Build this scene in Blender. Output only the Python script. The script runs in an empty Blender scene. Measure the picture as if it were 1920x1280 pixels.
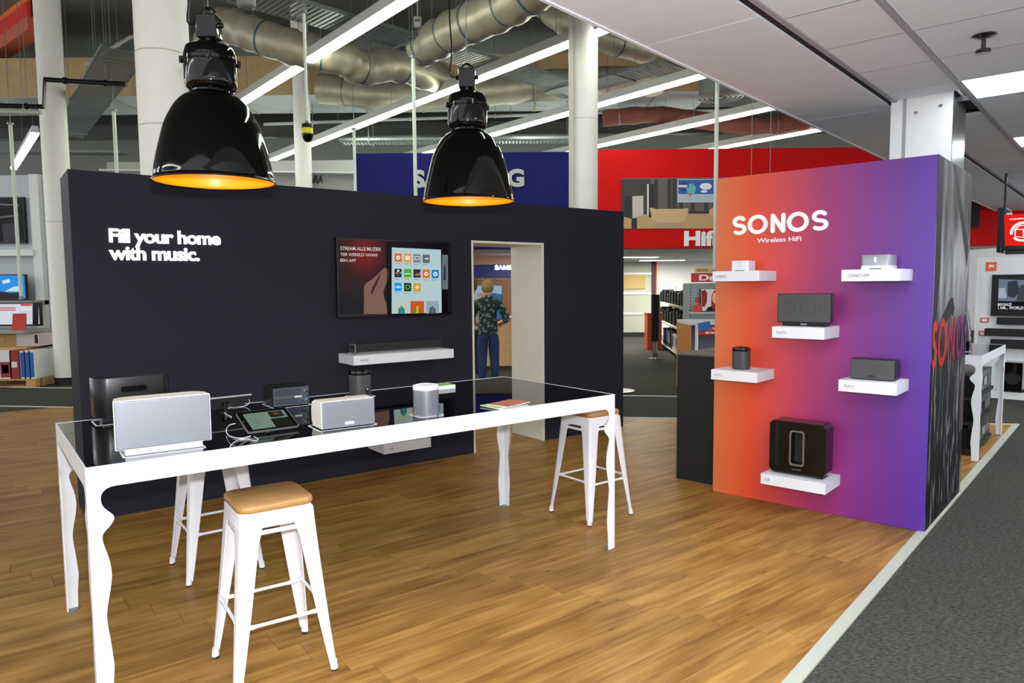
import bpy, bmesh, math, random
from mathutils import Vector, Matrix
from math import sin, cos, pi, radians
random.seed(7)
C = bpy.context.scene.collection
scene = bpy.context.scene

# ------------------------------------------------------------------ camera, world, light, exposure
F, PIT, ROL, EYE = 1340.17, 0.0785, -0.009, 1.65
cam_d = bpy.data.cameras.new('camera')
cam = bpy.data.objects.new('camera', cam_d); C.objects.link(cam)
cam_d.sensor_fit = 'HORIZONTAL'; cam_d.sensor_width = 36; cam_d.lens = 36 * F / 1920
cam_d.clip_start = 0.05; cam_d.clip_end = 200
_X = Vector((1, 0, 0)); _D = Vector((0, -sin(PIT), -cos(PIT))); _F = Vector((0, cos(PIT), -sin(PIT)))
_ix = _X * cos(ROL) - _D * sin(ROL); _iy = _X * sin(ROL) + _D * cos(ROL)
cam.matrix_world = Matrix((( _ix.x, -_iy.x, -_F.x, 0), (_ix.y, -_iy.y, -_F.y, 0), (_ix.z, -_iy.z, -_F.z, EYE), (0, 0, 0, 1)))
scene.camera = cam
scene.view_settings.view_transform = 'Standard'; scene.view_settings.look = 'None'
scene.view_settings.gamma = 1; scene.view_settings.use_curve_mapping = False
scene.view_settings.exposure = 0.0
world = bpy.data.worlds.new('world'); scene.world = world; world.use_nodes = True
world.node_tree.nodes['Background'].inputs[0].default_value = (0.95, 0.96, 1.0, 1)
world.node_tree.nodes['Background'].inputs[1].default_value = 1.45   # light of the rest of the large open shop, all round
scene.cycles.use_denoising = True
scene.cycles.max_bounces = 8; scene.cycles.diffuse_bounces = 4; scene.cycles.glossy_bounces = 4
scene.cycles.sample_clamp_indirect = 4.0
STRIP_E, PANEL_E, BACK_E, BULB_W = 21.0, 15.0, 95.0, 1.5
# the flash of the photographer's camera, just above the lens (its glints show on the lamps and the glass)
fl = bpy.data.lights.new('camera_flash', 'POINT'); fl.energy = 470; fl.color = (.93, .96, 1); fl.shadow_soft_size = .035
flo = bpy.data.objects.new('camera_flash', fl); C.objects.link(flo); flo.location = (.02, .0, EYE + .14)

# ------------------------------------------------------------------ helpers
def ray(u, v):
    x, y = (u - 960) / F, (v - 640) / F
    x, y = x * cos(-ROL) - y * sin(-ROL), x * sin(-ROL) + y * cos(-ROL)
    return Vector((x, cos(PIT) - y * sin(PIT), -sin(PIT) - y * cos(PIT)))
EYEP = Vector((0, 0, EYE))
def onz(u, v, z=0.0):
    d = ray(u, v); return EYEP + d * ((z - EYE) / d.z)
def aty(u, v, Y):
    d = ray(u, v); return EYEP + d * (Y / d.y)
class Frame:
    """a plan frame: a runs along the face, b into it"""
    def __init__(s, x, y, ang):
        s.o = Vector((x, y, 0)); s.ang = ang
        s.e = Vector((cos(ang), sin(ang), 0)); s.n = Vector((-sin(ang), cos(ang), 0))
    def w(s, a, b, z=0.0): return s.o + s.e * a + s.n * b + Vector((0, 0, z))
    def loc(s, p):
        d = p - s.o; return (d.dot(s.e), d.dot(s.n), p.z)
    def onb(s, u, v, b=0.0):
        d = ray(u, v); p0 = s.w(0, b); t = (p0 - EYEP).dot(s.n) / d.dot(s.n); return s.loc(EYEP + d * t)
T = Frame(-1.6205, 2.6599, .6488)      # the table
B = Frame(-3.0376, 4.9808, .6419)      # the dark display wall
S = Frame(1.5921, 5.5894, -.7213)      # the colour display wall and the shop's ceiling grid
W = Frame(0, 0, 0)

def srgb(c):
    return tuple((x / 255 / 12.92) if x / 255 <= .04045 else ((x / 255 + .055) / 1.055) ** 2.4 for x in c) + (1,)
MATS = {}
def mat(name, rgb, rough=.5, metal=0., spec=.5, emit=None, es=0., noise=None, bump=None, coat=0., alpha=None, trans=None):
    if name in MATS: return MATS[name]
    m = bpy.data.materials.new(name); m.use_nodes = True; nt = m.node_tree; N = nt.nodes; b = N['Principled BSDF']
    col = srgb(rgb); b.inputs['Base Color'].default_value = col
    b.inputs['Roughness'].default_value = rough; b.inputs['Metallic'].default_value = metal
    b.inputs['Specular IOR Level'].default_value = spec; b.inputs['Coat Weight'].default_value = coat
    if trans: b.inputs['Transmission Weight'].default_value = trans
    if emit is not None:
        b.inputs['Emission Color'].default_value = srgb(emit); b.inputs['Emission Strength'].default_value = es
    tc = N.new('ShaderNodeTexCoord'); nz = N.new('ShaderNodeTexNoise')
    sc, am = noise or (9, .06)
    nz.inputs['Scale'].default_value = sc; nz.inputs['Detail'].default_value = 3
    nt.links.new(tc.outputs['Object'], nz.inputs['Vector'])
    mx = N.new('ShaderNodeMix'); mx.data_type = 'RGBA'
    mx.inputs[6].default_value = tuple(x * (1 - am) for x in col[:3]) + (1,)
    mx.inputs[7].default_value = tuple(min(1, x * (1 + am)) for x in col[:3]) + (1,)
    nt.links.new(nz.outputs['Fac'], mx.inputs[0]); nt.links.new(mx.outputs[2], b.inputs['Base Color'])
    if bump:
        n2 = N.new('ShaderNodeTexNoise'); n2.inputs['Scale'].default_value = bump[0]; n2.inputs['Detail'].default_value = 4
        nt.links.new(tc.outputs['Object'], n2.inputs['Vector'])
        bp = N.new('ShaderNodeBump'); bp.inputs['Strength'].default_value = bump[1]; bp.inputs['Distance'].default_value = .004
        nt.links.new(n2.outputs['Fac'], bp.inputs['Height']); nt.links.new(bp.outputs[0], b.inputs['Normal'])
    MATS[name] = m; return m

class MB:
    """collects verts and faces for ONE mesh"""
    def __init__(s): s.v = []; s.f = []
    def add(s, vs, fs):
        o = len(s.v); s.v += [tuple(p) for p in vs]; s.f += [tuple(i + o for i in f) for f in fs]; return s
    def box(s, x0, x1, y0, y1, z0, z1):
        vs = [(x0, y0, z0), (x1, y0, z0), (x1, y1, z0), (x0, y1, z0), (x0, y0, z1), (x1, y0, z1), (x1, y1, z1), (x0, y1, z1)]
        return s.add(vs, [(0, 3, 2, 1), (4, 5, 6, 7), (0, 1, 5, 4), (1, 2, 6, 5), (2, 3, 7, 6), (3, 0, 4, 7)])
    def bar(s, p0, p1, w, h, up=(0, 0, 1)):
        p0, p1 = Vector(p0), Vector(p1); d = (p1 - p0).normalized(); sd = d.cross(Vector(up))
        if sd.length < 1e-4: sd = Vector((1, 0, 0))
        sd.normalize(); u = sd.cross(d).normalized(); vs = []
        for p in (p0, p1):
            for i, j in ((-1, -1), (1, -1), (1, 1), (-1, 1)): vs.append(p + sd * (i * w / 2) + u * (j * h / 2))
        return s.add(vs, [(3, 2, 1, 0), (4, 5, 6, 7), (0, 1, 5, 4), (1, 2, 6, 5), (2, 3, 7, 6), (3, 0, 4, 7)])
    def tube(s, pts, r, n=10, cap=True):
        pts = [Vector(p) for p in pts]; rs = r if isinstance(r, (list, tuple)) else [r] * len(pts); vs = []; fs = []; pr = None
        for i, p in enumerate(pts):
            d = (pts[min(i + 1, len(pts) - 1)] - pts[max(i - 1, 0)]).normalized()
            if pr is None:
                a = d.cross(Vector((0, 0, 1)))
                if a.length < 1e-3: a = Vector((1, 0, 0))
            else:
                a = pr - d * pr.dot(d)
            a.normalize(); pr = a; b = d.cross(a)
            for k in range(n):
                t = 2 * pi * k / n; vs.append(p + (a * cos(t) + b * sin(t)) * rs[i])
        for i in range(len(pts) - 1):
            for k in range(n):
                k2 = (k + 1) % n; fs.append((i * n + k, i * n + k2, (i + 1) * n + k2, (i + 1) * n + k))
        if cap:
            fs.append(tuple(reversed(range(n)))); o = (len(pts) - 1) * n; fs.append(tuple(range(o, o + n)))
        return s.add(vs, fs)
    def lathe(s, prof, n=32, c=(0, 0, 0), cap=True):
        vs = []; fs = []
        for r, z in prof:
            for k in range(n):
                t = 2 * pi * k / n; vs.append((c[0] + r * cos(t), c[1] + r * sin(t), c[2] + z))
        for i in range(len(prof) - 1):
            for k in range(n):
                k2 = (k + 1) % n; fs.append((i * n + k, i * n + k2, (i + 1) * n + k2, (i + 1) * n + k))
        if cap and prof[0][0] > 1e-4: fs.append(tuple(reversed(range(n))))
        if cap and prof[-1][0] > 1e-4: fs.append(tuple(range((len(prof) - 1) * n, len(prof) * n)))
        return s.add(vs, fs)
    def prism(s, poly, h0, h1, ax='z'):
        """poly in the two other axes: z:(x,y)  y:(x,z)  x:(y,z)"""
        def m(p, h): return (p[0], p[1], h) if ax == 'z' else ((p[0], h, p[1]) if ax == 'y' else (h, p[0], p[1]))
        n = len(poly); vs = [m(p, h0) for p in poly] + [m(p, h1) for p in poly]
        fs = [tuple(range(n)), tuple(range(2 * n - 1, n - 1, -1))] + [(i, i + n, (i + 1) % n + n, (i + 1) % n) for i in range(n)]
        return s.add(vs, fs)
    def ring(s, po, pi_, h0, h1, ax='z'):
        """band between two outlines of equal length, extruded"""
        def m(p, h): return (p[0], p[1], h) if ax == 'z' else ((p[0], h, p[1]) if ax == 'y' else (h, p[0], p[1]))
        n = len(po); vs = [m(p, h0) for p in po] + [m(p, h0) for p in pi_] + [m(p, h1) for p in po] + [m(p, h1) for p in pi_]; fs = []
        for i in range(n):
            j = (i + 1) % n
            fs += [(i, j, n + j, n + i), (2 * n + i, 3 * n + i, 3 * n + j, 2 * n + j), (i, 2 * n + i, 2 * n + j, j), (n + i, n + j, 3 * n + j, 3 * n + i)]
        return s.add(vs, fs)
    def loft(s, loops, cap=True):
        n = len(loops[0]); vs = [p for l in loops for p in l]; fs = []
        for i in range(len(loops) - 1):
            for k in range(n):
                k2 = (k + 1) % n; fs.append((i * n + k, i * n + k2, (i + 1) * n + k2, (i + 1) * n + k))
        if cap: fs += [tuple(reversed(range(n))), tuple(range((len(loops) - 1) * n, len(loops) * n))]
        return s.add(vs, fs)
    def xf(s, M):
        s.v = [tuple(M @ Vector(p)) for p in s.v]; return s
    def merge(s, o): return s.add(o.v, o.f)
    def mesh(s, name, m, bevel=0, seg=2, smooth=35):
        me = bpy.data.meshes.new(name); me.from_pydata(s.v, [], s.f); me.update()
        bm = bmesh.new(); bm.from_mesh(me); bmesh.ops.recalc_face_normals(bm, faces=bm.faces)
        if bevel:
            ed = [e for e in bm.edges if len(e.link_faces) == 2 and e.calc_face_angle(0) > .6]
            bmesh.ops.bevel(bm, geom=ed, offset=bevel, segments=seg, affect='EDGES', profile=.5, clamp_overlap=True)
        bm.to_mesh(me); bm.free()
        if smooth:
            me.polygons.foreach_set('use_smooth', [True] * len(me.polygons)); me.set_sharp_from_angle(angle=radians(smooth))
        if m: me.materials.append(m)
        return me
    def build(s, name, m, parent=None, loc=(0, 0, 0), rz=0., bevel=0, seg=2, smooth=35):
        o = link(name, s.mesh(name, m, bevel, seg, smooth), parent, loc, rz)
        if bevel and smooth: wn = o.modifiers.new('weighted_normal', 'WEIGHTED_NORMAL'); wn.keep_sharp = True
        return o
def link(name, me, parent=None, loc=(0, 0, 0), rz=0.):
    o = bpy.data.objects.new(name, me); C.objects.link(o); o.location = loc; o.rotation_euler = (0, 0, rz)
    if parent: o.parent = parent
    return o
def tag(o, label, cat, group=None, kind=None):
    if label: o['label'] = label
    if cat: o['category'] = cat
    if group: o['group'] = group
    if kind: o['kind'] = kind
    return o
def thing(name, label, cat, fr=W, a=0., b=0., z=0., dr=0., group=None):
    o = bpy.data.objects.new(name, None); C.objects.link(o); o.empty_display_size = .1
    o.location = fr.w(a, b, z); o.rotation_euler = (0, 0, fr.ang + dr)
    return tag(o, label, cat, group)
def struct(o, label=None):
    o['kind'] = 'structure'
    if label: o['label'] = label
    return o
def sroot(name, label, fr=W, a=0., b=0., z=0.):
    o = bpy.data.objects.new(name, None); C.objects.link(o); o.location = fr.w(a, b, z); o.rotation_euler = (0, 0, fr.ang)
    return struct(o, label)
def dup(root, loc, rz, label, group=None):
    r = root.copy(); C.objects.link(r); r.location = loc; r.rotation_euler = (0, 0, rz); r['label'] = label
    if group: r['group'] = group
    for ch in list(root.children):
        c = ch.copy(); C.objects.link(c); c.parent = r
        for g in list(ch.children):
            d = g.copy(); C.objects.link(d); d.parent = c
    return r
def rrect(x0, x1, y0, y1, r, n=5):
    out = []
    for cx, cy, a0 in ((x1 - r, y1 - r, 0), (x0 + r, y1 - r, 90), (x0 + r, y0 + r, 180), (x1 - r, y0 + r, 270)):
        for k in range(n + 1):
            t = radians(a0 + 90 * k / n); out.append((cx + r * cos(t), cy + r * sin(t)))
    return out
def circ(cx, cy, r, n=24, a0=0, a1=360):
    return [(cx + r * cos(radians(a0 + (a1 - a0) * k / n)), cy + r * sin(radians(a0 + (a1 - a0) * k / n))) for k in range(n + (0 if a1 - a0 == 360 else 1))]
def ell(cx, cy, rx, ry, n=20): return [(cx + rx * cos(2 * pi * k / n), cy + ry * sin(2 * pi * k / n)) for k in range(n)]
def spline(pts, k=6):
    out = []; n = len(pts); P = [Vector(p) if len(p) == 3 else Vector((p[0], p[1], 0)) for p in pts]
    for i in range(n - 1):
        p0, p1, p2, p3 = P[max(i - 1, 0)], P[i], P[i + 1], P[min(i + 2, n - 1)]
        for j in range(k):
            t = j / k
            out.append(.5 * ((2 * p1) + (p2 - p0) * t + (2 * p0 - 5 * p1 + 4 * p2 - p3) * t * t + (3 * p1 - p0 - 3 * p2 + p3) * t ** 3))
    out.append(P[-1]); return out
def text(name, body, m, parent, x0, x1, z0, z1, y, bold=0., depth=.002, shear=0., split=False, spacing=1.):
    """flat or raised lettering in the parent's xz plane, facing -y, its bounding box fitted to x0..x1, z0..z1"""
    cu = bpy.data.curves.new(name, 'FONT'); cu.body = body; cu.size = 1; cu.offset = bold; cu.extrude = .5; cu.shear = shear; cu.space_character = spacing; cu.resolution_u = 4
    ob = bpy.data.objects.new(name, cu); me = bpy.data.meshes.new_from_object(ob); bpy.data.objects.remove(ob)
    xs = [v.co.x for v in me.vertices]; ys = [v.co.y for v in me.vertices]
    ax, bx, ay, by = min(xs), max(xs), min(ys), max(ys)
    for v in me.vertices:
        p = v.co.copy(); v.co = (x0 + (p.x - ax) / (bx - ax) * (x1 - x0), y - (p.z + .5) * depth, z0 + (p.y - ay) / (by - ay) * (z1 - z0))
    me.materials.clear(); me.materials.append(m); me.name = name
    bpy.data.curves.remove(cu)
    if not split: return link(name, me, parent)
    # one mesh per letter: islands that share most of their width belong together
    par = list(range(len(me.vertices)))
    def find(i):
        while par[i] != i: par[i] = par[par[i]]; i = par[i]
        return i
    for p in me.polygons:
        for i in p.vertices[1:]: par[find(i)] = find(p.vertices[0])
    co = [v.co.copy() for v in me.vertices]; isl = {}
    for p in me.polygons: isl.setdefault(find(p.vertices[0]), []).append(p)
    items = []
    for fs in isl.values():
        xs = [co[i].x for p in fs for i in p.vertices]; items.append([min(xs), max(xs), fs])
    items.sort(key=lambda t: t[0]); out = []
    for a, b, fs in items:
        if out and min(b, out[-1][1]) - max(a, out[-1][0]) > .5 * min(b - a, out[-1][1] - out[-1][0]): out[-1] = [min(a, out[-1][0]), max(b, out[-1][1]), out[-1][2] + fs]
        else: out.append([a, b, list(fs)])
    for a, b, fs in out:
        ids = sorted({i for p in fs for i in p.vertices}); mp = {i: k for k, i in enumerate(ids)}
        m2 = bpy.data.meshes.new('letter'); m2.from_pydata([co[i] for i in ids], [], [[mp[i] for i in p.vertices] for p in fs]); m2.materials.append(m); link('letter', m2, parent)
    bpy.data.meshes.remove(me)
def ribbon(pts, w, y0, y1, mb=None, closed=False, capn=5):
    """a stroke of width w in xz, rounded ends, extruded in y"""
    mb = mb or MB(); P = [Vector((p[0], p[1])) for p in pts]; n = len(P); Lf = []; Rt = []
    for i in range(n):
        d = (P[(i + 1) % n] - P[i - 1]) if closed else (P[min(i + 1, n - 1)] - P[max(i - 1, 0)])
        d.normalize(); nn = Vector((-d.y, d.x)); Lf.append(P[i] + nn * w / 2); Rt.append(P[i] - nn * w / 2)
    if closed: return mb.ring([tuple(p) for p in Lf], [tuple(p) for p in Rt], y0, y1, 'y')
    d0 = (P[0] - P[1]).normalized(); d1 = (P[-1] - P[-2]).normalized(); e0 = []; e1 = []
    for k in range(1, capn):
        t = pi * k / capn
        a1 = Vector((-d1.y, d1.x)); e1.append(P[-1] + (a1 * cos(t) + d1 * sin(t)) * w / 2)
        a0 = Vector((-d0.y, d0.x)); e0.append(P[0] + (a0 * cos(t) + d0 * sin(t)) * w / 2)
    return mb.prism([tuple(p) for p in Lf + e1 + Rt[::-1] + e0], y0, y1, 'y')
def logo_letters(parent, name, cells, z0, z1, y0, y1, ms, w=.2):
    """rounded geometric letters S O N O S, one mesh each; cells = x ranges"""
    for i, (ch, (xa, xb)) in enumerate(zip('SONOS', cells)):
        h = z1 - z0; sw = w * h; mb = MB(); cx = (xa + xb) / 2; cz = (z0 + z1) / 2; rx = (xb - xa - sw) / 2; rz = (h - sw) / 2
        if ch == 'O': ribbon([(cx + rx * cos(2 * pi * k / 28), cz + rz * sin(2 * pi * k / 28)) for k in range(28)], sw, y0, y1, mb, True)
        elif ch == 'N':
            ribbon([(cx - rx, z0 + sw / 2), (cx - rx, z1 - sw / 2), ], sw, y0, y1, mb); ribbon([(cx + rx, z0 + sw / 2), (cx + rx, z1 - sw / 2)], sw, y0, y1, mb)
            ribbon([(cx - rx, z1 - sw / 2), (cx + rx, z0 + sw / 2)], sw, y0 + (y1 - y0) * .02, y1 - (y1 - y0) * .02, mb)
        else:
            pts = [(cx + rx * .92 * cos(radians(t)), cz + rz / 2 + rz / 2 * sin(radians(t))) for t in range(35, 271, 15)]
            pts += [(cx + rx * cos(radians(t)), cz - rz / 2 + rz / 2 * sin(radians(t))) for t in range(75, -146, -15)]
            ribbon(pts, sw, y0, y1, mb)
        mb.build(name, ms[i] if isinstance(ms, list) else ms, parent, smooth=30)

# ------------------------------------------------------------------ materials
white = mat('white_powder_coat', (224, 225, 229), .4, spec=.3)
white_wall = mat('white_paint', (222, 223, 222), .6)
black_gloss = mat('black_gloss_enamel', (6, 6, 6), .06, spec=.42)
black_plastic = mat('black_plastic', (13, 13, 15), .28, spec=.35)
black_matt = mat('black_matt', (13, 13, 14), .7)
dark_lam = mat('anthracite_laminate', (43, 42, 50), .5, spec=.03, noise=(300, .15))
glass_black = mat('black_glass', (3, 3, 4), .015, spec=.7)
grey_plastic = mat('grey_plastic', (120, 122, 124), .5)
graphite = mat('graphite_grille', (72, 72, 72), .5, metal=.3, noise=(700, .35))
silver_shell = mat('silver_shell', (158, 160, 166), .4, metal=.25)
silver = mat('silver_grille', (140, 142, 150), .38, metal=.5, noise=(600, .2))
dark_chrome = mat('dark_chrome', (96, 94, 92), .2, metal=1)
chrome = mat('chrome', (200, 200, 202), .15, metal=1)
cream = mat('cream_plastic', (232, 226, 212), .4)
rubber = mat('black_rubber', (14, 14, 14), .8)
steel = mat('galvanised_steel', (128, 134, 132), .45, metal=.7, noise=(40, .2))
print_grey = mat('grey_print', (92, 94, 96), .6)
print_white = mat('white_print', (245, 246, 246), .5)
print_black = mat('black_print', (14, 14, 14), .6)
red_paint = mat('red_paint', (206, 9, 6), .6, spec=.15)
red_card = mat('red_card', (200, 48, 38), .5)
navy = mat('navy_paint', (20, 20, 92), .6, spec=.15)
concrete = mat('dark_ceiling_paint', (104, 106, 100), .8, noise=(3, .2))
strip_m = mat('lit_diffuser', (255, 255, 255), .5, emit=(246, 255, 240), es=STRIP_E)
panel_m = mat('lit_panel', (255, 255, 255), .5, emit=(244, 248, 255), es=PANEL_E)
back_m = mat('lit_back_panel', (255, 255, 255), .5, emit=(255, 252, 236), es=BACK_E)
letter_lit = mat('lit_letter', (255, 255, 255), .5, emit=(246, 255, 244), es=1.3)
orange_in = mat('orange_lacquer', (255, 176, 14), .32, noise=(5, .03))
bulb_m = mat('bulb_glow', (255, 240, 200), .5, emit=(255, 226, 160), es=3)
cardboard = mat('cardboard', (176, 140, 90), .8)
pale_wood = mat('pallet_wood', (190, 150, 96), .7, noise=(30, .2))
skin_m = mat('skin', (206, 150, 118), .5)

def seat_wood():
    m = mat('seat_wood', (196, 140, 84), .42); nt = m.node_tree; N = nt.nodes; b = N['Principled BSDF']
    tc = N.new('ShaderNodeTexCoord'); mp = N.new('ShaderNodeMapping'); mp.inputs['Scale'].default_value = (3, 40, 3)
    nz = N.new('ShaderNodeTexNoise'); nz.inputs['Scale'].default_value = 2; nz.inputs['Detail'].default_value = 6
    cr = N.new('ShaderNodeValToRGB'); cr.color_ramp.elements[0].position = .3; cr.color_ramp.elements[1].position = .75
    cr.color_ramp.elements[0].color = srgb((140, 100, 56)); cr.color_ramp.elements[1].color = srgb((178, 136, 82))
    nt.links.new(tc.outputs['Object'], mp.inputs[0]); nt.links.new(mp.outputs[0], nz.inputs['Vector'])
    nt.links.new(nz.outputs['Fac'], cr.inputs[0]); nt.links.new(cr.outputs[0], b.inputs['Base Color']); return m
wood_seat = seat_wood()
def plank_mat():
    m = bpy.data.materials.new('vinyl_plank'); m.use_nodes = True; nt = m.node_tree; N = nt.nodes; L = nt.links.new; b = N['Principled BSDF']
    tc = N.new('ShaderNodeTexCoord'); oi = N.new('ShaderNodeObjectInfo')
    ml = N.new('ShaderNodeMath'); ml.operation = 'MULTIPLY'; ml.inputs[1].default_value = 57; L(oi.outputs['Random'], ml.inputs[0])
    va = N.new('ShaderNodeVectorMath'); va.operation = 'ADD'; L(tc.outputs['Object'], va.inputs[0]); L(ml.outputs[0], va.inputs[1])
    mp = N.new('ShaderNodeMapping'); mp.inputs['Scale'].default_value = (1.0, 19, 1); L(va.outputs[0], mp.inputs[0])
    n1 = N.new('ShaderNodeTexNoise'); n1.inputs['Scale'].default_value = 1.6; n1.inputs['Detail'].default_value = 7; n1.inputs['Roughness'].default_value = .62
    n1.inputs['Distortion'].default_value = .6; L(mp.outputs[0], n1.inputs['Vector'])
    cr = N.new('ShaderNodeValToRGB'); e = cr.color_ramp.elements
    e[0].position = .28; e[0].color = srgb((128, 90, 44)); e[1].position = .76; e[1].color = srgb((180, 139, 80))
    k = e.new(.5); k.color = srgb((158, 117, 61)); L(n1.outputs['Fac'], cr.inputs[0])
    # big soft patches and knots
    mp2 = N.new('ShaderNodeMapping'); mp2.inputs['Scale'].default_value = (1.2, 5, 1); L(va.outputs[0], mp2.inputs[0])
    n2 = N.new('ShaderNodeTexNoise'); n2.inputs['Scale'].default_value = 1.7; n2.inputs['Detail'].default_value = 2; L(mp2.outputs[0], n2.inputs['Vector'])
    c2 = N.new('ShaderNodeValToRGB'); c2.color_ramp.elements[0].position = .32; c2.color_ramp.elements[0].color = (.66, .62, .58, 1)
    c2.color_ramp.elements[1].position = .62; c2.color_ramp.elements[1].color = (1.05, 1.05, 1.05, 1); L(n2.outputs['Fac'], c2.inputs[0])
    mu = N.new('ShaderNodeMix'); mu.data_type = 'RGBA'; mu.blend_type = 'MULTIPLY'; mu.inputs[0].default_value = 1; L(cr.outputs[0], mu.inputs[6]); L(c2.outputs[0], mu.inputs[7])
    vo = N.new('ShaderNodeTexVoronoi'); vo.inputs['Scale'].default_value = 2.2; mp3 = N.new('ShaderNodeMapping'); mp3.inputs['Scale'].default_value = (1, 3.2, 1)
    L(va.outputs[0], mp3.inputs[0]); L(mp3.outputs[0], vo.inputs['Vector'])
    c3 = N.new('ShaderNodeValToRGB'); c3.color_ramp.elements[0].position = .02; c3.color_ramp.elements[0].color = (.3, .25, .22, 1)
    c3.color_ramp.elements[1].position = .07; c3.color_ramp.elements[1].color = (1, 1, 1, 1); L(vo.outputs['Distance'], c3.inputs[0])
    m2 = N.new('ShaderNodeMix'); m2.data_type = 'RGBA'; m2.blend_type = 'MULTIPLY'; m2.inputs[0].default_value = .8; L(mu.outputs[2], m2.inputs[6]); L(c3.outputs[0], m2.inputs[7])
    hs = N.new('ShaderNodeHueSaturation'); mr = N.new('ShaderNodeMapRange'); mr.inputs[3].default_value = .9; mr.inputs[4].default_value = 1.1
    L(oi.outputs['Random'], mr.inputs[0]); L(mr.outputs[0], hs.inputs['Value']); L(m2.outputs[2], hs.inputs['Color']); L(hs.outputs[0], b.inputs['Base Color'])
    b.inputs['Roughness'].default_value = .4; b.inputs['Specular IOR Level'].default_value = .1
    bp = N.new('ShaderNodeBump'); bp.inputs['Strength'].default_value = .12; bp.inputs['Distance'].default_value = .003; L(n1.outputs['Fac'], bp.inputs['Height']); L(bp.outputs[0], b.inputs['Normal'])
    return m
plank_m = plank_mat()
def carpet_mat():
    m = mat('carpet_pile', (66, 68, 66), .95, spec=.1); nt = m.node_tree; N = nt.nodes; L = nt.links.new; b = N['Principled BSDF']
    tc = N.new('ShaderNodeTexCoord'); mp = N.new('ShaderNodeMapping'); mp.inputs['Rotation'].default_value = (0, 0, S.ang); mp.inputs['Scale'].default_value = (1, 2.4, 1)
    nz = N.new('ShaderNodeTexNoise'); nz.inputs['Scale'].default_value = 42; nz.inputs['Detail'].default_value = 4; nz.inputs['Roughness'].default_value = .7
    cr = N.new('ShaderNodeValToRGB'); cr.color_ramp.elements[0].position = .3; cr.color_ramp.elements[1].position = .7
    cr.color_ramp.elements[0].color = srgb((30, 31, 29)); cr.color_ramp.elements[1].color = srgb((84, 84, 78))
    L(tc.outputs['Object'], mp.inputs[0]); L(mp.outputs[0], nz.inputs['Vector']); L(nz.outputs['Fac'], cr.inputs[0]); L(cr.outputs[0], b.inputs['Base Color'])
    bp = N.new('ShaderNodeBump'); bp.inputs['Strength'].default_value = .5; bp.inputs['Distance'].default_value = .004; L(nz.outputs['Fac'], bp.inputs['Height']); L(bp.outputs[0], b.inputs['Normal']); return m
carpet_m = carpet_mat()
def ramp_mat(name, stops, axis, length, rough=.45, emit=0., spec=.5, start=0.):
    m = bpy.data.materials.new(name); m.use_nodes = True; nt = m.node_tree; N = nt.nodes; L = nt.links.new; b = N['Principled BSDF']
    tc = N.new('ShaderNodeTexCoord'); sx = N.new('ShaderNodeSeparateXYZ'); L(tc.outputs['Object'], sx.inputs[0])
    mr = N.new('ShaderNodeMapRange'); mr.inputs[1].default_value = start; mr.inputs[2].default_value = start + length; L(sx.outputs[axis], mr.inputs[0])
    cr = N.new('ShaderNodeValToRGB'); e = cr.color_ramp.elements
    e[0].position, e[0].color = stops[0][0], srgb(stops[0][1]); e[1].position, e[1].color = stops[-1][0], srgb(stops[-1][1])
    for p, c in stops[1:-1]: e.new(p).color = srgb(c)
    L(mr.outputs[0], cr.inputs[0]); L(cr.outputs[0], b.inputs['Base Color']); b.inputs['Roughness'].default_value = rough; b.inputs['Specular IOR Level'].default_value = spec
    if emit: L(cr.outputs[0], b.inputs['Emission Color']); b.inputs['Emission Strength'].default_value = emit
    return m
grad_m = ramp_mat('sunset_print', [(0, (208, 112, 66)), (.09, (218, 96, 50)), (.2, (216, 74, 38)), (.36, (194, 62, 72)), (.52, (156, 44, 100)), (.72, (118, 38, 124)), (.88, (92, 38, 136)), (1, (80, 40, 150))], 0, 1.4916, .38)
def screen(name, rgb, es): return mat(name, tuple(c // 14 for c in rgb), .25, spec=.12, emit=rgb, es=es)

# ------------------------------------------------------------------ floor
def proj(p):
    X, Y, Z = p[0], p[1], p[2] - EYE
    zc = Y * cos(PIT) - Z * sin(PIT); yc = -(Z * cos(PIT) + Y * sin(PIT)); x, y = X / zc, yc / zc
    return 960 + F * (x * cos(ROL) - y * sin(ROL)), 640 + F * (x * sin(ROL) + y * cos(ROL)), zc
floor = struct(MB().box(-18, 18, -4, 26, -.2, -.004).build('floor', carpet_m, smooth=0), 'dark grey carpet floor of the shop with a wood plank area')
pa, pb = Vector((1.7, 8.743)), Vector((-6.8, 10.015)); bd = (pb - pa).normalized()
def back_at(x): return pa.y + (x - pa.x) * bd.y / bd.x
sa = 1.45
s0 = S.w(sa, -6.5); sd_ = S.n
t_ = (pa.y + (s0.x - pa.x) * bd.y / bd.x - s0.y) / (sd_.y - sd_.x * bd.y / bd.x)
corner = s0 + sd_ * t_
wood_poly = [(s0.x, s0.y), (corner.x, corner.y), (-9.5, back_at(-9.5)), (-9.5, s0.y)]
def clip(poly, conv):
    out = poly
    for i in range(len(conv)):
        a, b = Vector(conv[i]), Vector(conv[(i + 1) % len(conv)]); nn = Vector((-(b - a).y, (b - a).x)); src = out; out = []
        for j in range(len(src)):
            p, q = Vector(src[j]), Vector(src[(j + 1) % len(src)]); dp, dq = (p - a).dot(nn), (q - a).dot(nn)
            if dp >= 0: out.append(tuple(p))
            if (dp >= 0) != (dq >= 0): out.append(tuple(p + (q - p) * (dp / (dp - dq))))
        if not out: return []
    return out
PW, PL = .184, 1.22
full_plank = MB().box(.001, PL - .001, .001, PW - .001, -.004, 0).mesh('plank', plank_m, smooth=0)
rest = MB(); cand = []
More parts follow.
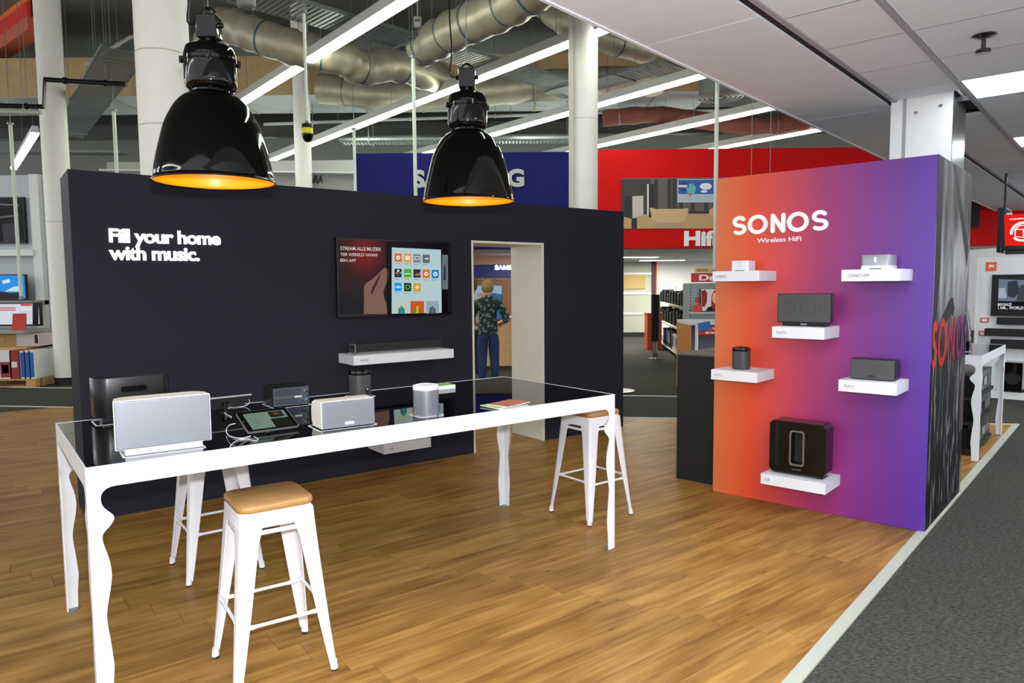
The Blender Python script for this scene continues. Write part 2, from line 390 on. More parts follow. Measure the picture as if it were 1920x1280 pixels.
for r in range(-30, 48):
    off = (r * .4173 * 2.7) % PL
    for k in range(-8, 10):
        a0, b0 = k * PL + off - .4, r * PW - .13
        rect = [T.w(a0 + x, b0 + y) for x, y in ((.001, .001), (PL - .001, .001), (PL - .001, PW - .001), (.001, PW - .001))]
        cp = clip([(p.x, p.y) for p in rect], wood_poly)
        if len(cp) < 3: continue
        pr = [proj((p[0], p[1], 0)) for p in cp]
        vis = any(q[2] > .3 and -40 < q[0] < 1960 and 400 < q[1] < 1330 for q in pr)
        whole = all(min((Vector(q) - Vector((p.x, p.y))).length for q in cp) < 1e-5 for p in rect) and len(cp) == 4
        d = sum(q[1] for q in cp) / len(cp)
        cand.append((0 if vis else 1, d, a0, b0, cp, whole))
cand.sort(key=lambda c: c[:2])
for i, (nv, d, a0, b0, cp, whole) in enumerate(cand):
    if nv or i >= 298:
        rest.prism(cp, -.004, 0); continue
    if whole: link('plank', full_plank, floor, T.w(a0, b0), T.ang)
    else:
        c0 = T.w(a0, b0); loc = [T.loc(Vector((p[0], p[1], 0)) - c0 + T.o) for p in cp]
        MB().prism([(q[0], q[1]) for q in loc], -.004, 0).build('plank', plank_m, floor, c0, T.ang, smooth=0)
if rest.f:
    o = rest.build('planks_beyond', plank_m, floor, smooth=0); o['kind'] = 'stuff'
alu = mat('floor_strip', (172, 175, 162), .5, spec=.3)
bs = sd_.dot(corner - S.o)
tr = sroot('trim_1', 'pale aluminium strip between wood planks and grey carpet')
for b0, b1 in ((-6.5, -1.02), (-1.018, 1.5), (1.502, bs + .05)):
    q = [S.w(sa, b0), S.w(sa + .062, b0), S.w(sa + .062, b1), S.w(sa, b1)]
    MB().prism([(p.x, p.y) for p in q], -.004, .005).build('strip_piece', alu, tr, smooth=0)
line_m = mat('joint_strip', (212, 214, 204), .6)
def floor_line(name, p, q, w, label):
    o = MB().bar((p[0], p[1], .0), (q[0], q[1], .0), w, .008).build(name, line_m, smooth=0); struct(o, label)
floor_line('trim_2', (corner.x, corner.y), (-9.5, back_at(-9.5)), .035, 'thin pale strip where the wood floor ends at the back')
floor_line('trim_3', (4.5, 10.11), (-12, 12.57), .03, 'pale joint line across the grey carpet behind the dark wall')

# ------------------------------------------------------------------ suspended ceiling
CZ = 2.92
tile_m = mat('mineral_ceiling_tile', (238, 243, 253), .85, spec=.2, noise=(120, .08), bump=(260, .25))
soffit_m = mat('soffit_board', (238, 243, 253), .7, spec=.25)
bar_m = mat('ceiling_grid_bar', (168, 168, 174), .5)
ceil = sroot('ceiling', 'white suspended tile ceiling over the aisle', S)
G = .61
def tile(a0, a1, b0, b1): MB().box(a0 + .006, a1 - .006, b0 + .004, b1 - .004, CZ, CZ + .02).build('ceiling_tile', tile_m, ceil, smooth=0)
panels = []
gb0 = .13 - G * 16
cols = [(1.135, 1.535), (1.56, 2.78), (2.8, 4.02), (4.04, 5.26), (5.28, 6.5)]
far_t = MB()
for ci, (a0, a1) in enumerate(cols):
    for k in range(34):
        b0 = gb0 + k * G; b1 = b0 + G
        if ci == 0 and b0 < .42 + .46 and b1 > .42: 
            if b0 < .42: tile(a0, a1, b0, min(b1, .40))
            continue
        if ci in (1, 3) and k % 4 == 0:
            panels.append((a0, a1, b0, b1)); continue
        seen = False
        for x in (a0, a1):
            for y in (b0, b1):
                q = proj(S.w(x, y, CZ))
                if q[2] > .3 and -10 < q[0] < 1930 and -10 < q[1] < 330: seen = True
        if seen: tile(a0, a1, b0, b1)
        else: far_t.box(a0 + .006, a1 - .006, b0 + .004, b1 - .004, CZ, CZ + .02)
o = far_t.build('ceiling_tiles_beyond', tile_m, ceil, smooth=0); o['kind'] = 'stuff'
g = MB()
for a in (1.125, 1.5475, 2.79, 4.03, 5.27): g.box(a - .014, a + .014, gb0, gb0 + 34 * G, CZ - .006, CZ + .03)
g.build('grid_bar', bar_m, ceil, smooth=0)
g = MB()
for k in range(35): g.box(1.13, 6.5, gb0 + k * G - .006, gb0 + k * G + .006, CZ - .002, CZ + .03)
g.build('cross_bar', bar_m, ceil, smooth=0)
MB().box(1.0, 6.6, gb0, gb0 + 34 * G, CZ + .05, CZ + .1).build('ceiling_backing', black_matt, ceil, smooth=0)
# soffit boards along the edge of the suspended ceiling
sof = sroot('trim_4', 'flat white soffit boards along the edge of the tile ceiling', S)
for b0, b1 in ((-9, -5.0), (-4.995, -1.845), (-1.84, .57), (.575, 3.4), (3.405, 6.6), (6.605, 11)):
    MB().box(.46, 1.075, b0, b1, CZ - .012, CZ + .06).build('soffit_board', soffit_m, sof, smooth=0)
MB().box(.44, .46, -9, 11, CZ - .018, CZ + .16).build('edge_profile', soffit_m, sof, smooth=0)
MB().box(1.078, 1.108, -9, 11, CZ - .004, CZ + .05).build('dark_gap', black_matt, sof, smooth=0)
for i, (a0, a1, b0, b1) in enumerate(panels):
    if b0 > 9: continue
    lab = {16: 'bright fluorescent ceiling panel beside the white column head', 20: 'second bright ceiling panel, further down the aisle'}
    k = round((b0 - gb0) / G)
    t = thing('ceiling_light', (lab.get(k) if a0 < 2 else None) or 'fluorescent panel of the aisle ceiling, %s row, %s from the front' % ('near' if a0 < 2 else 'far', ['first', 'second', 'third', 'fourth', 'fifth', 'sixth', 'seventh', 'eighth', 'ninth'][k // 4]), 'ceiling light', S, (a0 + a1) / 2, (b0 + b1) / 2, CZ)
    hx, hy = (a1 - a0) / 2 - .004, (b1 - b0) / 2 - .004
    MB().ring(rrect(-hx, hx, -hy, hy, .002, 1), rrect(-hx + .012, hx - .012, -hy + .012, hy - .012, .002, 1), -.003, .03).build('frame', bar_m, t, smooth=0)
    MB().box(-hx + .012, hx - .012, -hy + .012, hy - .012, .004, .012).build('diffuser', panel_m, t, smooth=0)
def sprinkler(p, label, fr, s=1.):
    t = thing('sprinkler_head', label, 'sprinkler', fr, *p)
    MB().lathe([(.0, .0), (.055 * s, -.002), (.06 * s, -.008), (.03 * s, -.016), (.012 * s, -.018)], 20).build('escutcheon', dark_chrome, t)
    MB().tube([(0, 0, -.014), (0, 0, -.075 * s)], .011 * s, 10).build('stem', dark_chrome, t)
    MB().lathe([(0, -.074 * s), (.034 * s, -.076 * s), (.036 * s, -.084 * s), (0, -.088 * s)], 16).build('deflector', dark_chrome, t)
sprinkler((1.824, -.765, CZ), 'small chrome sprinkler head under a ceiling tile', S)
# white column at the colour wall
co = sroot('column', 'white rectangular column rising behind the colour display wall', S, 1.1, .44, 0)
MB().box(.10, .385, 0, .43, 2.3, CZ + .3).build('column_board', white_wall, co, smooth=0)
MB().box(0, .075, .0, .43, 2.3, CZ + .3).build('column_board', white_wall, co, smooth=0)
MB().box(.075, .1, .02, .43, 2.3, CZ + .3).build('joint', bar_m, co, smooth=0)
MB().box(.385, .388, -.002, .43, 2.3, CZ + .02).build('side_cladding', mat('brushed_steel', (120, 122, 118), .22, metal=1), co, smooth=0)
for x, z in ((.16, 2.82), (.31, 2.845)): MB().lathe([(.012, 0), (.012, .003), (0, .004)], 14).xf(Matrix.Translation((x, 0, z)) @ Matrix.Rotation(pi / 2, 4, 'X')).build('screw_cap', chrome, co)

# ------------------------------------------------------------------ open ceiling, walls round the shop
struct(MB().box(-18, 18, -4, 26, 7.0, 7.2).build('ceiling_slab', concrete, smooth=0), 'dark grey concrete ceiling above the ducts')
up_m = mat('upper_wall', (120, 121, 116), .7)
struct(MB().box(-18, 18, 24, 24.2, 0, 7.0).build('wall_back', white_wall, smooth=0), 'white wall at the far back of the shop')
struct(MB().box(-18, 14, 20.6, 20.8, 3.0, 7.0).build('wall_upper', up_m, smooth=0), 'grey upper wall over the back shops')

# ------------------------------------------------------------------ dark display wall (frame B)
BL, BH, BD = 5.395, 2.4715, .54
OA, OB, OZ = 3.31, 4.215, 2.085
dw = thing('display_wall', 'dark anthracite freestanding display wall with a white lined doorway', 'display wall', B)
MB().box(0, OA, 0, BD, 0, BH).build('wall_panel', dark_lam, dw, smooth=0)
MB().box(OB, BL, 0, BD, 0, BH).build('wall_panel', dark_lam, dw, smooth=0)
MB().box(OA, OB, 0, BD, OZ, BH).build('lintel_panel', dark_lam, dw, smooth=0)
jm = mat('jamb_board', (214, 210, 194), .4)
MB().box(OA, OA + .022, -.003, BD + .003, 0, OZ - .0).build('door_jamb', jm, dw, smooth=0)
MB().box(OB - .022, OB, -.003, BD + .003, 0, OZ).build('door_jamb', jm, dw, smooth=0)
MB().box(OA + .022, OB - .022, -.003, BD + .003, OZ - .022, OZ).build('door_head', jm, dw, smooth=0)
sg = thing('slogan_sign', 'glowing white slogan Fill your home with music on the dark wall', 'sign', B)
text('lettering', 'Fill your home', letter_lit, sg, .228, .986, 1.948, 2.078, -.001, bold=.032, depth=.012, split=True, spacing=.93)
text('lettering', 'with music.', letter_lit, sg, .222, .828, 1.853, 1.957, -.001, bold=.032, depth=.012, split=True, spacing=.93)

# television with its picture
tv = thing('television', 'wide wall television showing an app on the dark wall', 'television', B, 0, 0, 0)
X0, X1, Z0, Z1, D0 = 1.905, 3.045, 1.385, 2.066, -.065
MB().box(X0, X1, D0, -.02, Z0, Z1).build('housing', black_plastic, tv, bevel=.004)
MB().box(X0 + .35, X1 - .35, -.02, 0, Z0 + .15, Z1 - .15).build('wall_bracket', steel, tv, smooth=0)
pic = D0 - .001
def q(u, v):
    p = B.onb(u, v, D0); return (p[0], p[2])
def patch(name, pts, m, d, parent=tv):
    return MB().prism(pts, pic - d * .0006 - .0005, pic - d * .0006, 'y').build(name, m, parent, smooth=0)
def scr_ramp():
    m = bpy.data.materials.new('screen_red_glow'); m.use_nodes = True; nt = m.node_tree; N = nt.nodes; L = nt.links.new; b = N['Principled BSDF']
    tc = N.new('ShaderNodeTexCoord'); vm = N.new('ShaderNodeVectorMath'); vm.operation = 'DISTANCE'; L(tc.outputs['Object'], vm.inputs[0]); vm.inputs[1].default_value = (2.16, pic, 1.93)
    cr = N.new('ShaderNodeValToRGB'); e = cr.color_ramp.elements; e[0].color = srgb((120, 14, 10)); e[1].position = .42; e[1].color = srgb((10, 14, 20)); e.new(.2).color = srgb((50, 12, 12))
    L(vm.outputs['Value'], cr.inputs[0]); b.inputs['Base Color'].default_value = (.005, .005, .005, 1); L(cr.outputs[0], b.inputs['Emission Color']); b.inputs['Emission Strength'].default_value = 1; b.inputs['Roughness'].default_value = .2; b.inputs['Specular IOR Level'].default_value = .12
    return m
SX0, SX1, SZ0, SZ1 = X0 + .012, X1 - .012, Z0 + .032, Z1 - .012
patch('screen', [(SX0, SZ0), (SX1, SZ0), (SX1, SZ1), (SX0, SZ1)], scr_ramp(), 0)
hand = [(620 + x / 8, 440 + y / 8) for x, y in ((495, 1190), (500, 1000), (498, 790), (520, 735), (600, 680), (700, 600), (750, 545), (785, 505), (820, 495), (858, 520), (865, 580), (855, 680), (820, 760), (790, 850), (800, 950), (835, 1030), (843, 1110), (842, 1188))]
skin_scr = screen('screen_skin', (126, 94, 84), .9)
patch('screen_hand', [q(*p) for p in hand], skin_scr, 1)
patch('screen_hand_shade', [q(620 + x / 8, 440 + y / 8) for x, y in ((600, 920), (605, 840), (650, 740), (735, 590), (748, 600), (700, 720), (640, 850))], screen('screen_skin_dark', (60, 38, 34), .9), 2)
tx = screen('screen_text', (205, 200, 196), .9)
for s_, (u0, v0), (u1, v1) in (('STREAM ALLE MUZIEK', (637.5, 461), (715, 471)), ('TER WERELD VANAF', (638, 473), (708, 481.5)), ('\u00c9\u00c9N APP', (637.5, 483), (667.5, 491.5))):
    a_, b_ = q(u0, v0), q(u1, v1 - 1); text('screen_lettering', s_, tx, tv, a_[0], b_[0], b_[1] - .002, a_[1] - .004, pic - .002, bold=.012, depth=.0006, spacing=.95)
def c7(x, y): return q(725 + x / 8.256, 445 + y / 8.256)
ui = screen('screen_page', (178, 204, 208), .95)
patch('screen_tablet', [c7(-20, 60), c7(945, 90), c7(945, 1190), c7(60, 1215), c7(20, 1215)], screen('screen_tablet_dark', (14, 10, 16), .7), 1)
patch('screen_page', [c7(75, 1180), c7(850, 1165), c7(838, 190), c7(78, 155)], ui, 2)
icons = [((175, 312), (224, 106, 48), 'o'), ((322, 317), (230, 146, 62), 'b'), ((468, 323), (116, 128, 130), 'r'), ((610, 330), (92, 106, 110), 'a'),
         ((175, 550), (20, 26, 42), 'd'), ((323, 553), (62, 176, 40), '-'), ((468, 557), (54, 42, 54), 'w'), ((610, 562), (216, 112, 34), 'o'), ((750, 565), (22, 130, 206), 'o'),
         ((175, 765), (30, 150, 240), 't'), ((323, 768), (22, 38, 42), 'g'), ((470, 770), (204, 160, 44), '+')]
wh = screen('screen_white', (235, 240, 240), 1.)
for k, ((cx, cy), col, sym) in enumerate(icons):
    patch('screen_icon', [c7(cx - 56, cy - 66), c7(cx + 54, cy - 62), c7(cx + 54, cy + 66), c7(cx - 56, cy + 66)], screen('screen_icon_%d' % k, col, .95), 3)
    def sp(pts, m=wh): patch('screen_symbol', [c7(cx + x, cy + y) for x, y in pts], m, 4)
    if sym == 'o': sp(ell(0, 2, 30, 32)); patch('screen_symbol', [c7(cx + x, cy + y) for x, y in ell(0, 4, 13, 14)], MATS['screen_icon_%d' % k], 5)
    elif sym == 'b':
        for x in (-30, -10, 10, 30): sp([(x - 6, -34), (x + 6, -34), (x + 6, 34), (x - 6, 34)])
    elif sym == 'r': sp([(-38, -30), (38, -30), (38, 26), (-38, 26)]); patch('screen_symbol', [c7(cx + x, cy + y) for x, y in [(-30, -22), (30, -22), (30, 18), (-30, 18)]], MATS['screen_icon_%d' % k], 5)
    elif sym == 'a': sp([(-42, 2), (20, -14), (42, -2), (20, 10)])
    elif sym == 'd':
        sp(ell(0, -34, 16, 18)); sp(ell(34, 0, 15, 17), screen('screen_cyan', (70, 170, 220), .95)); sp(ell(-22, 0, 22, 16), screen('screen_orange', (230, 96, 34), .95)); sp(ell(0, 34, 15, 16), screen('screen_blue', (40, 110, 190), .95))
    elif sym == '-': sp([(-42, 2), (42, 2), (42, 14), (-42, 14)])
    elif sym == 'w': sp([(-40, 0), (-20, 24), (0, -10), (14, 24), (44, -30), (44, 30), (-30, 30)], screen('screen_tan', (190, 140, 100), .95))
    elif sym == 'g': sp(ell(0, 0, 38, 40), screen('screen_green', (96, 196, 40), .95)); patch('screen_symbol', [c7(cx + x, cy + y) for x, y in ell(0, 0, 26, 27)], MATS['screen_icon_%d' % k], 5)
    elif sym == '+': sp([(-30, -6), (30, -6), (30, 6), (-30, 6)]); sp([(-7, -34), (7, -34), (7, 34), (-7, 34)])
    elif sym == 't':
        a_, b_ = c7(cx - 42, cy + 18), c7(cx + 42, cy - 22); text('screen_symbol', 'rdio', wh, tv, a_[0], b_[0], a_[1], b_[1], pic - .0035, bold=.02, depth=.0006)
    if k < 12: patch('screen_caption', [c7(cx - 52, cy + 88), c7(cx + 20, cy + 90), c7(cx + 20, cy + 97), c7(cx - 52, cy + 95)], screen('screen_caption_grey', (96, 112, 116), .9), 3)
for (x0, x1), col, bars in (((128, 328), (196, 208, 186), ((36, 130, 130), (40, 150, 140))), ((366, 576), (212, 84, 34), ((70, 140, 60), (216, 176, 40))), ((610, 806), (150, 168, 178), ((70, 84, 92), (96, 112, 120)))):
    patch('screen_cover', [c7(x0, 1178), c7(x1, 1172), c7(x1, 985), c7(x0, 985)], screen('screen_cover_%d' % x0, col, .9), 3)
    w_ = x1 - x0
    patch('screen_cover_art', [c7(x0 + w_ * .2, 1176), c7(x0 + w_ * .75, 1174), c7(x0 + w_ * .7, 1090), c7(x0 + w_ * .3, 1080)], screen('screen_art_%d' % x0, bars[0], .9), 4)
    patch('screen_cover_art', [c7(x0 + w_ * .4, 1174), c7(x0 + w_ * .6, 1174), c7(x0 + w_ * .58, 1060), c7(x0 + w_ * .42, 1060)], screen('screen_art2_%d' % x0, bars[1], .9), 5)
patch('screen_cover', [c7(858, 800), c7(948, 805), c7(946, 270), c7(858, 265)], screen('screen_cover_side', (110, 122, 126), .8), 2)
patch('screen_cover_art', [c7(880, 660), c7(910, 660), c7(905, 420), c7(890, 420)], screen('screen_art_side', (24, 26, 30), .8), 3)

# floating shelves
def shelf(fr, a0, a1, z0, z1, depth, lab, word, wx0, wx1, name='floating_shelf', back=0.):
    t = thing(name, lab, 'shelf', fr, a0, back, z0)
    w, h = a1 - a0, z1 - z0
    MB().box(0, w, -depth, 0, 0, h).build('shelf_board', white, t, bevel=.0015, seg=1)
    text('lettering', word, print_grey, t, wx0 - a0, wx1 - a0, h * .36, h * .62, -depth, depth=.0008)
    return t
def outline(t, x0, x1, y0, y1, z, r=.01, w=.006):
    MB().ring(rrect(x0, x1, y0, y1, r, 3), rrect(x0 + w, x1 - w, y0 + w, y1 - w, max(r - w, .002), 3), z, z + .0008).build('product_outline', print_white, t, smooth=0)
sh1 = shelf(B, 1.925, 2.9, .998, 1.078, .31, 'long white floating shelf under the television', 'PLAYBAR', 1.985, 2.06)
outline(sh1, .06, .93, -.2, -.05, .0802)
sh2 = shelf(B, 2.18, 2.645, .212, .295, .31, 'white floating shelf low on the dark wall, seen under the table', 'SUB', 2.235, 2.27)
bar = thing('soundbar', 'long black soundbar on the white shelf under the television', 'soundbar', B, 2.0, -.06, 1.079)
MB().box(0, .86, -.11, 0, .004, .084).build('housing', mat('soundbar_cloth', (20, 20, 21), .7, noise=(400, .3)), bar, bevel=.008)
MB().box(0, .008, -.111, .001, .004, .084).build('end_cap', grey_plastic, bar, bevel=.002)
MB().box(.02, .84, -.113, -.108, .004, .012).build('front_trim', steel, bar, smooth=0)
def subwoofer(fr, a, b, z, lab, front=None):
    t = thing('subwoofer', lab, 'subwoofer', fr, a, b, z)
    w, h, d = .388, .37, .158
    out = rrect(-w / 2, w / 2, .012, h + .012, .04, 6); inn = rrect(-.04, .04, .085, .31, .016, 6)
    mb = MB(); mb.ring(out, inn, -d / 2, d / 2, 'y'); mb.build('cabinet', black_gloss, t, bevel=.003)
    MB().ring(rrect(-.052, .052, .072, .322, .02, 6), rrect(-.0402, .0402, .0848, .3102, .016, 6), -d / 2 - .002, -d / 2 + .01, 'y').build('port_trim', mat('port_trim', (108, 100, 88), .45, metal=.3), t)
    MB().box(-.0401, .0401, -.004, .004, .085, .31).build('port_driver', black_matt, t, smooth=0)
    text('lettering', 'SONOS', print_grey, t, -.032, .032, .04, .05, -d / 2 - .0005, bold=.02, depth=.001)
    for x in (-.15, .15): MB().box(x - .02, x + .02, -.05, .05, 0, .013).build('foot', rubber, t, bevel=.002)
    return t
subwoofer(B, 2.42, -.15, .296, 'black subwoofer on the low shelf of the dark wall, behind the table')

# ------------------------------------------------------------------ colour display wall (frame S)
SL, SD, SH = 1.4916, 1.2, 2.4525
cw = thing('display_wall', 'freestanding display wall with an orange to purple printed face', 'display wall', S)
MB().box(0, SL, 0, SD, 0, SH).build('wall_body', dark_lam, cw, smooth=0)
MB().box(0, SL, -.003, 0, 0.002, SH).build('printed_face', grad_m, cw, smooth=0)
def poster_mat():
    m = bpy.data.materials.new('concert_print'); m.use_nodes = True; nt = m.node_tree; N = nt.nodes; L = nt.links.new; b = N['Principled BSDF']
    tc = N.new('ShaderNodeTexCoord'); mp = N.new('ShaderNodeMapping'); mp.inputs['Scale'].default_value = (1, 7, 1.1); mp.inputs['Rotation'].default_value = (.25, 0, 0); L(tc.outputs['Object'], mp.inputs[0])
    nz = N.new('ShaderNodeTexNoise'); nz.inputs['Scale'].default_value = 2.6; nz.inputs['Detail'].default_value = 6; nz.inputs['Distortion'].default_value = .8; L(mp.outputs[0], nz.inputs['Vector'])
    cr = N.new('ShaderNodeValToRGB'); cr.color_ramp.elements[0].position = .54; cr.color_ramp.elements[0].color = srgb((16, 15, 16)); cr.color_ramp.elements[1].position = .76; cr.color_ramp.elements[1].color = srgb((170, 170, 176)); L(nz.outputs['Fac'], cr.inputs[0])
    sx = N.new('ShaderNodeSeparateXYZ'); L(tc.outputs['Object'], sx.inputs[0])
    mr = N.new('ShaderNodeMapRange'); mr.inputs[1].default_value = 0; mr.inputs[2].default_value = 2.45; L(sx.outputs[2], mr.inputs[0])
    cz = N.new('ShaderNodeValToRGB'); e = cz.color_ramp.elements; e[0].position = .5; e[0].color = (0, 0, 0, 1); e[1].position = 1; e[1].color = srgb((74, 73, 72)); e.new(.6).color = srgb((128, 128, 130)); e.new(.73).color = srgb((156, 156, 158)); e.new(.86).color = srgb((86, 84, 82)); L(mr.outputs[0], cz.inputs[0])
    ad = N.new('ShaderNodeMix'); ad.data_type = 'RGBA'; mr2 = N.new('ShaderNodeMapRange'); mr2.inputs[1].default_value = .46; mr2.inputs[2].default_value = .58; L(mr.outputs[0], mr2.inputs[0])
    mp2 = N.new('ShaderNodeMapping'); mp2.inputs['Scale'].default_value = (1, 4, 1); mp2.inputs['Rotation'].default_value = (-.35, 0, 0); L(tc.outputs['Object'], mp2.inputs[0])
    n2 = N.new('ShaderNodeTexNoise'); n2.inputs['Scale'].default_value = 1.6; L(mp2.outputs[0], n2.inputs['Vector'])
    c2 = N.new('ShaderNodeValToRGB'); c2.color_ramp.elements[0].position = .35; c2.color_ramp.elements[0].color = (.25, .25, .25, 1); c2.color_ramp.elements[1].position = .6; c2.color_ramp.elements[1].color = (1, 1, 1, 1); L(n2.outputs['Fac'], c2.inputs[0])
    mu = N.new('ShaderNodeMix'); mu.data_type = 'RGBA'; mu.blend_type = 'MULTIPLY'; mu.inputs[0].default_value = 1; L(cz.outputs[0], mu.inputs[6]); L(c2.outputs[0], mu.inputs[7])
    L(mr2.outputs[0], ad.inputs[0]); L(cr.outputs[0], ad.inputs[6]); L(mu.outputs[2], ad.inputs[7]); L(ad.outputs[2], b.inputs['Base Color']); b.inputs['Roughness'].default_value = .6; b.inputs['Specular IOR Level'].default_value = .1
    return m
pm = MB().box(SL, SL + .003, 0, SD, .002, SH).build('printed_side', poster_mat(), cw, smooth=0)
pd_ = mat('print_dark', (22, 20, 19), .6, spec=.1)
def sidep(pts, m, d=1, name='print_shape'): MB().prism(pts, SL + .003, SL + .003 + d * .0006, 'x').build(name, m, cw, smooth=0)
sidep([(.0, .4), (.09, 1.35), (.17, 1.72), (.15, 2.15), (.17, 2.45), (0, 2.45)], pd_)
sidep([(.08, 1.28), (.3, 1.42), (.5, 1.52), (.62, 1.54), (.7, 1.46), (.66, 1.40), (.56, 1.42), (.3, 1.32), (.12, 1.18)], pd_)
sidep([(.55, 1.42), (.58, 1.42), (.56, 1.1), (.5, 1.0)], pd_)
sidep([(1.05, .5), (1.2, .5), (1.2, 1.85), (1.12, 1.55), (1.08, 1.2)], mat('print_maroon', (58, 38, 46), .5))
sidep([(.45, 2.45), (.55, 2.45), (1.15, 1.9), (1.12, 1.75)], pd_)
# big letters of the side print, running round the corner
lm = [mat('print_letter_%d' % i, tuple(int(x * .8) for x in c), .6, spec=.1) for i, c in enumerate(((222, 60, 34), (214, 42, 36), (170, 30, 60), (130, 26, 96), (96, 24, 120)))]
lp = bpy.data.objects.new('side_lettering', None); C.objects.link(lp); lp.parent = cw; lp.location = (SL + .0045, 0, 0); lp.rotation_euler = (0, 0, pi / 2)
logo_letters(lp, 'letter', [(.0, .13), (.17, .44), (.5, .74), (.79, 1.05), (1.08, 1.19)], 1.07, 1.40, -.0012, 0, lm, .17)
# raised name and line under it
sgn = thing('wall_sign', 'raised white letters on the orange and purple wall', 'sign', S)
zz = (2.012, 2.155)
logo_letters(sgn, 'letter', [(.137, .247), (.258, .408), (.432, .538), (.551, .703), (.722, .837)], zz[0], zz[1], -.022, -.003, mat('letter_white', (250, 250, 250), .5), .2)
text('lettering', 'Wireless HiFi', print_white, sgn, .327, .651, 1.948, 1.981, -.0032, bold=.012, depth=.004)
shelves = [(.125, .475, 1.664, 1.738, 'white shelf lettered CONNECT, at the upper orange edge', 'CONNECT', .147, .235),
           (1.022, 1.371, 1.655, 1.731, 'white shelf lettered CONNECT:AMP, highest on the purple side', 'CONNECT:AMP', 1.062, 1.19),
           (.573, .925, 1.269, 1.348, 'white shelf lettered PLAY:5, in the middle of the colour wall', 'PLAY:5', .607, .672),
           (.123, .473, .941, 1.015, 'white shelf lettered PLAY:1, lower on the orange side', 'PLAY:1', .152, .21),
           (1.022, 1.37, .935, 1.011, 'white shelf lettered PLAY:3, lower on the purple side', 'PLAY:3', 1.06, 1.12),
           (.512, .957, .222, .297, 'white shelf lettered SUB, lowest on the colour wall', 'SUB', .54, .578)]
sobj = [shelf(S, a0, a1, z0, z1, .315, lab, w, x0, x1, back=-.003) for a0, a1, z0, z1, lab, w, x0, x1 in shelves]
outline(sobj[3], .09, .26, -.25, -.08, .0742); outline(sobj[4], .04, .32, -.27, -.08, .0762); outline(sobj[5], .025, .42, -.28, -.05, .0752); outline(sobj[2], .02, .33, -.26, -.08, .0792, )

def speaker_one(fr, a, b, z, lab, light, dr=0., back=False):
    t = thing('wireless_speaker', lab, 'speaker', fr, a, b, z, dr)
    gm = silver if light else graphite; cm = white if light else black_gloss
    h = .058
    def sec(s, z): return [(x * s, y * s, z) for x, y in rrect(-h, h, -h, h, .036, 6)]
    MB().loft([sec(.97, .004), sec(1, .012), sec(1, .135)]).build('grille', gm, t, smooth=50)
    MB().loft([sec(1.0, .1352), sec(1.02, .138), sec(1.02, .152), sec(.97, .161), sec(.85, .1615), sec(.82, .158), sec(.3, .157)]).build('top_cap', cm, t, smooth=50)
    MB().loft([sec(.9, 0), sec(.93, .0038)]).build('base', cm, t, smooth=50)
    if back:
        MB().prism(rrect(.005, .027, .018, .058, .004), -h - .002, -h + .004, 'y').build('socket_panel', black_gloss, t)
        MB().box(.012, .02, -h - .003, -h, .045, .052).build('socket', print_white, t, smooth=0)
    return t
def speaker_three(fr, a, b, z, lab, light, dr=0.):
    t = thing('wireless_speaker', lab, 'speaker', fr, a, b, z, dr)
    w, h, d = .268, .132, .15; gm = silver if light else graphite; cm = cream if light else black_plastic
    def side(x, r=1.): return [(x, y * r, .004 + zz) for y, zz in ((-d / 2, .0), (-d / 2 + .004, h), (d / 2 - .05, h), (d / 2 - .012, h - .014), (d / 2, h - .05), (d / 2, .03), (d / 2 - .02, .0))]
    MB().loft([side(-w / 2, .97), side(-w / 2 + .01), side(w / 2 - .01), side(w / 2, .97)]).build('cabinet', cm, t, smooth=40, bevel=.004)
    MB().prism([(-w / 2 + .002, .005), (w / 2 - .002, .005), (w / 2 - .002, h + .002), (-w / 2 + .002, h + .002)], -d / 2 - .008, -d / 2 + .003, 'y').build('grille', gm, t, bevel=.005)
    MB().prism(rrect(-.024, .024, .018, .032, .0068), -d / 2 - .011, -d / 2 - .006, 'y').build('badge', cream if light else mat('dark_badge', (40, 40, 42), .3), t)
    for x in (-.1, .1): MB().box(x - .02, x + .02, -.05, .05, 0, .006).build('foot', rubber, t, smooth=0)
    return t
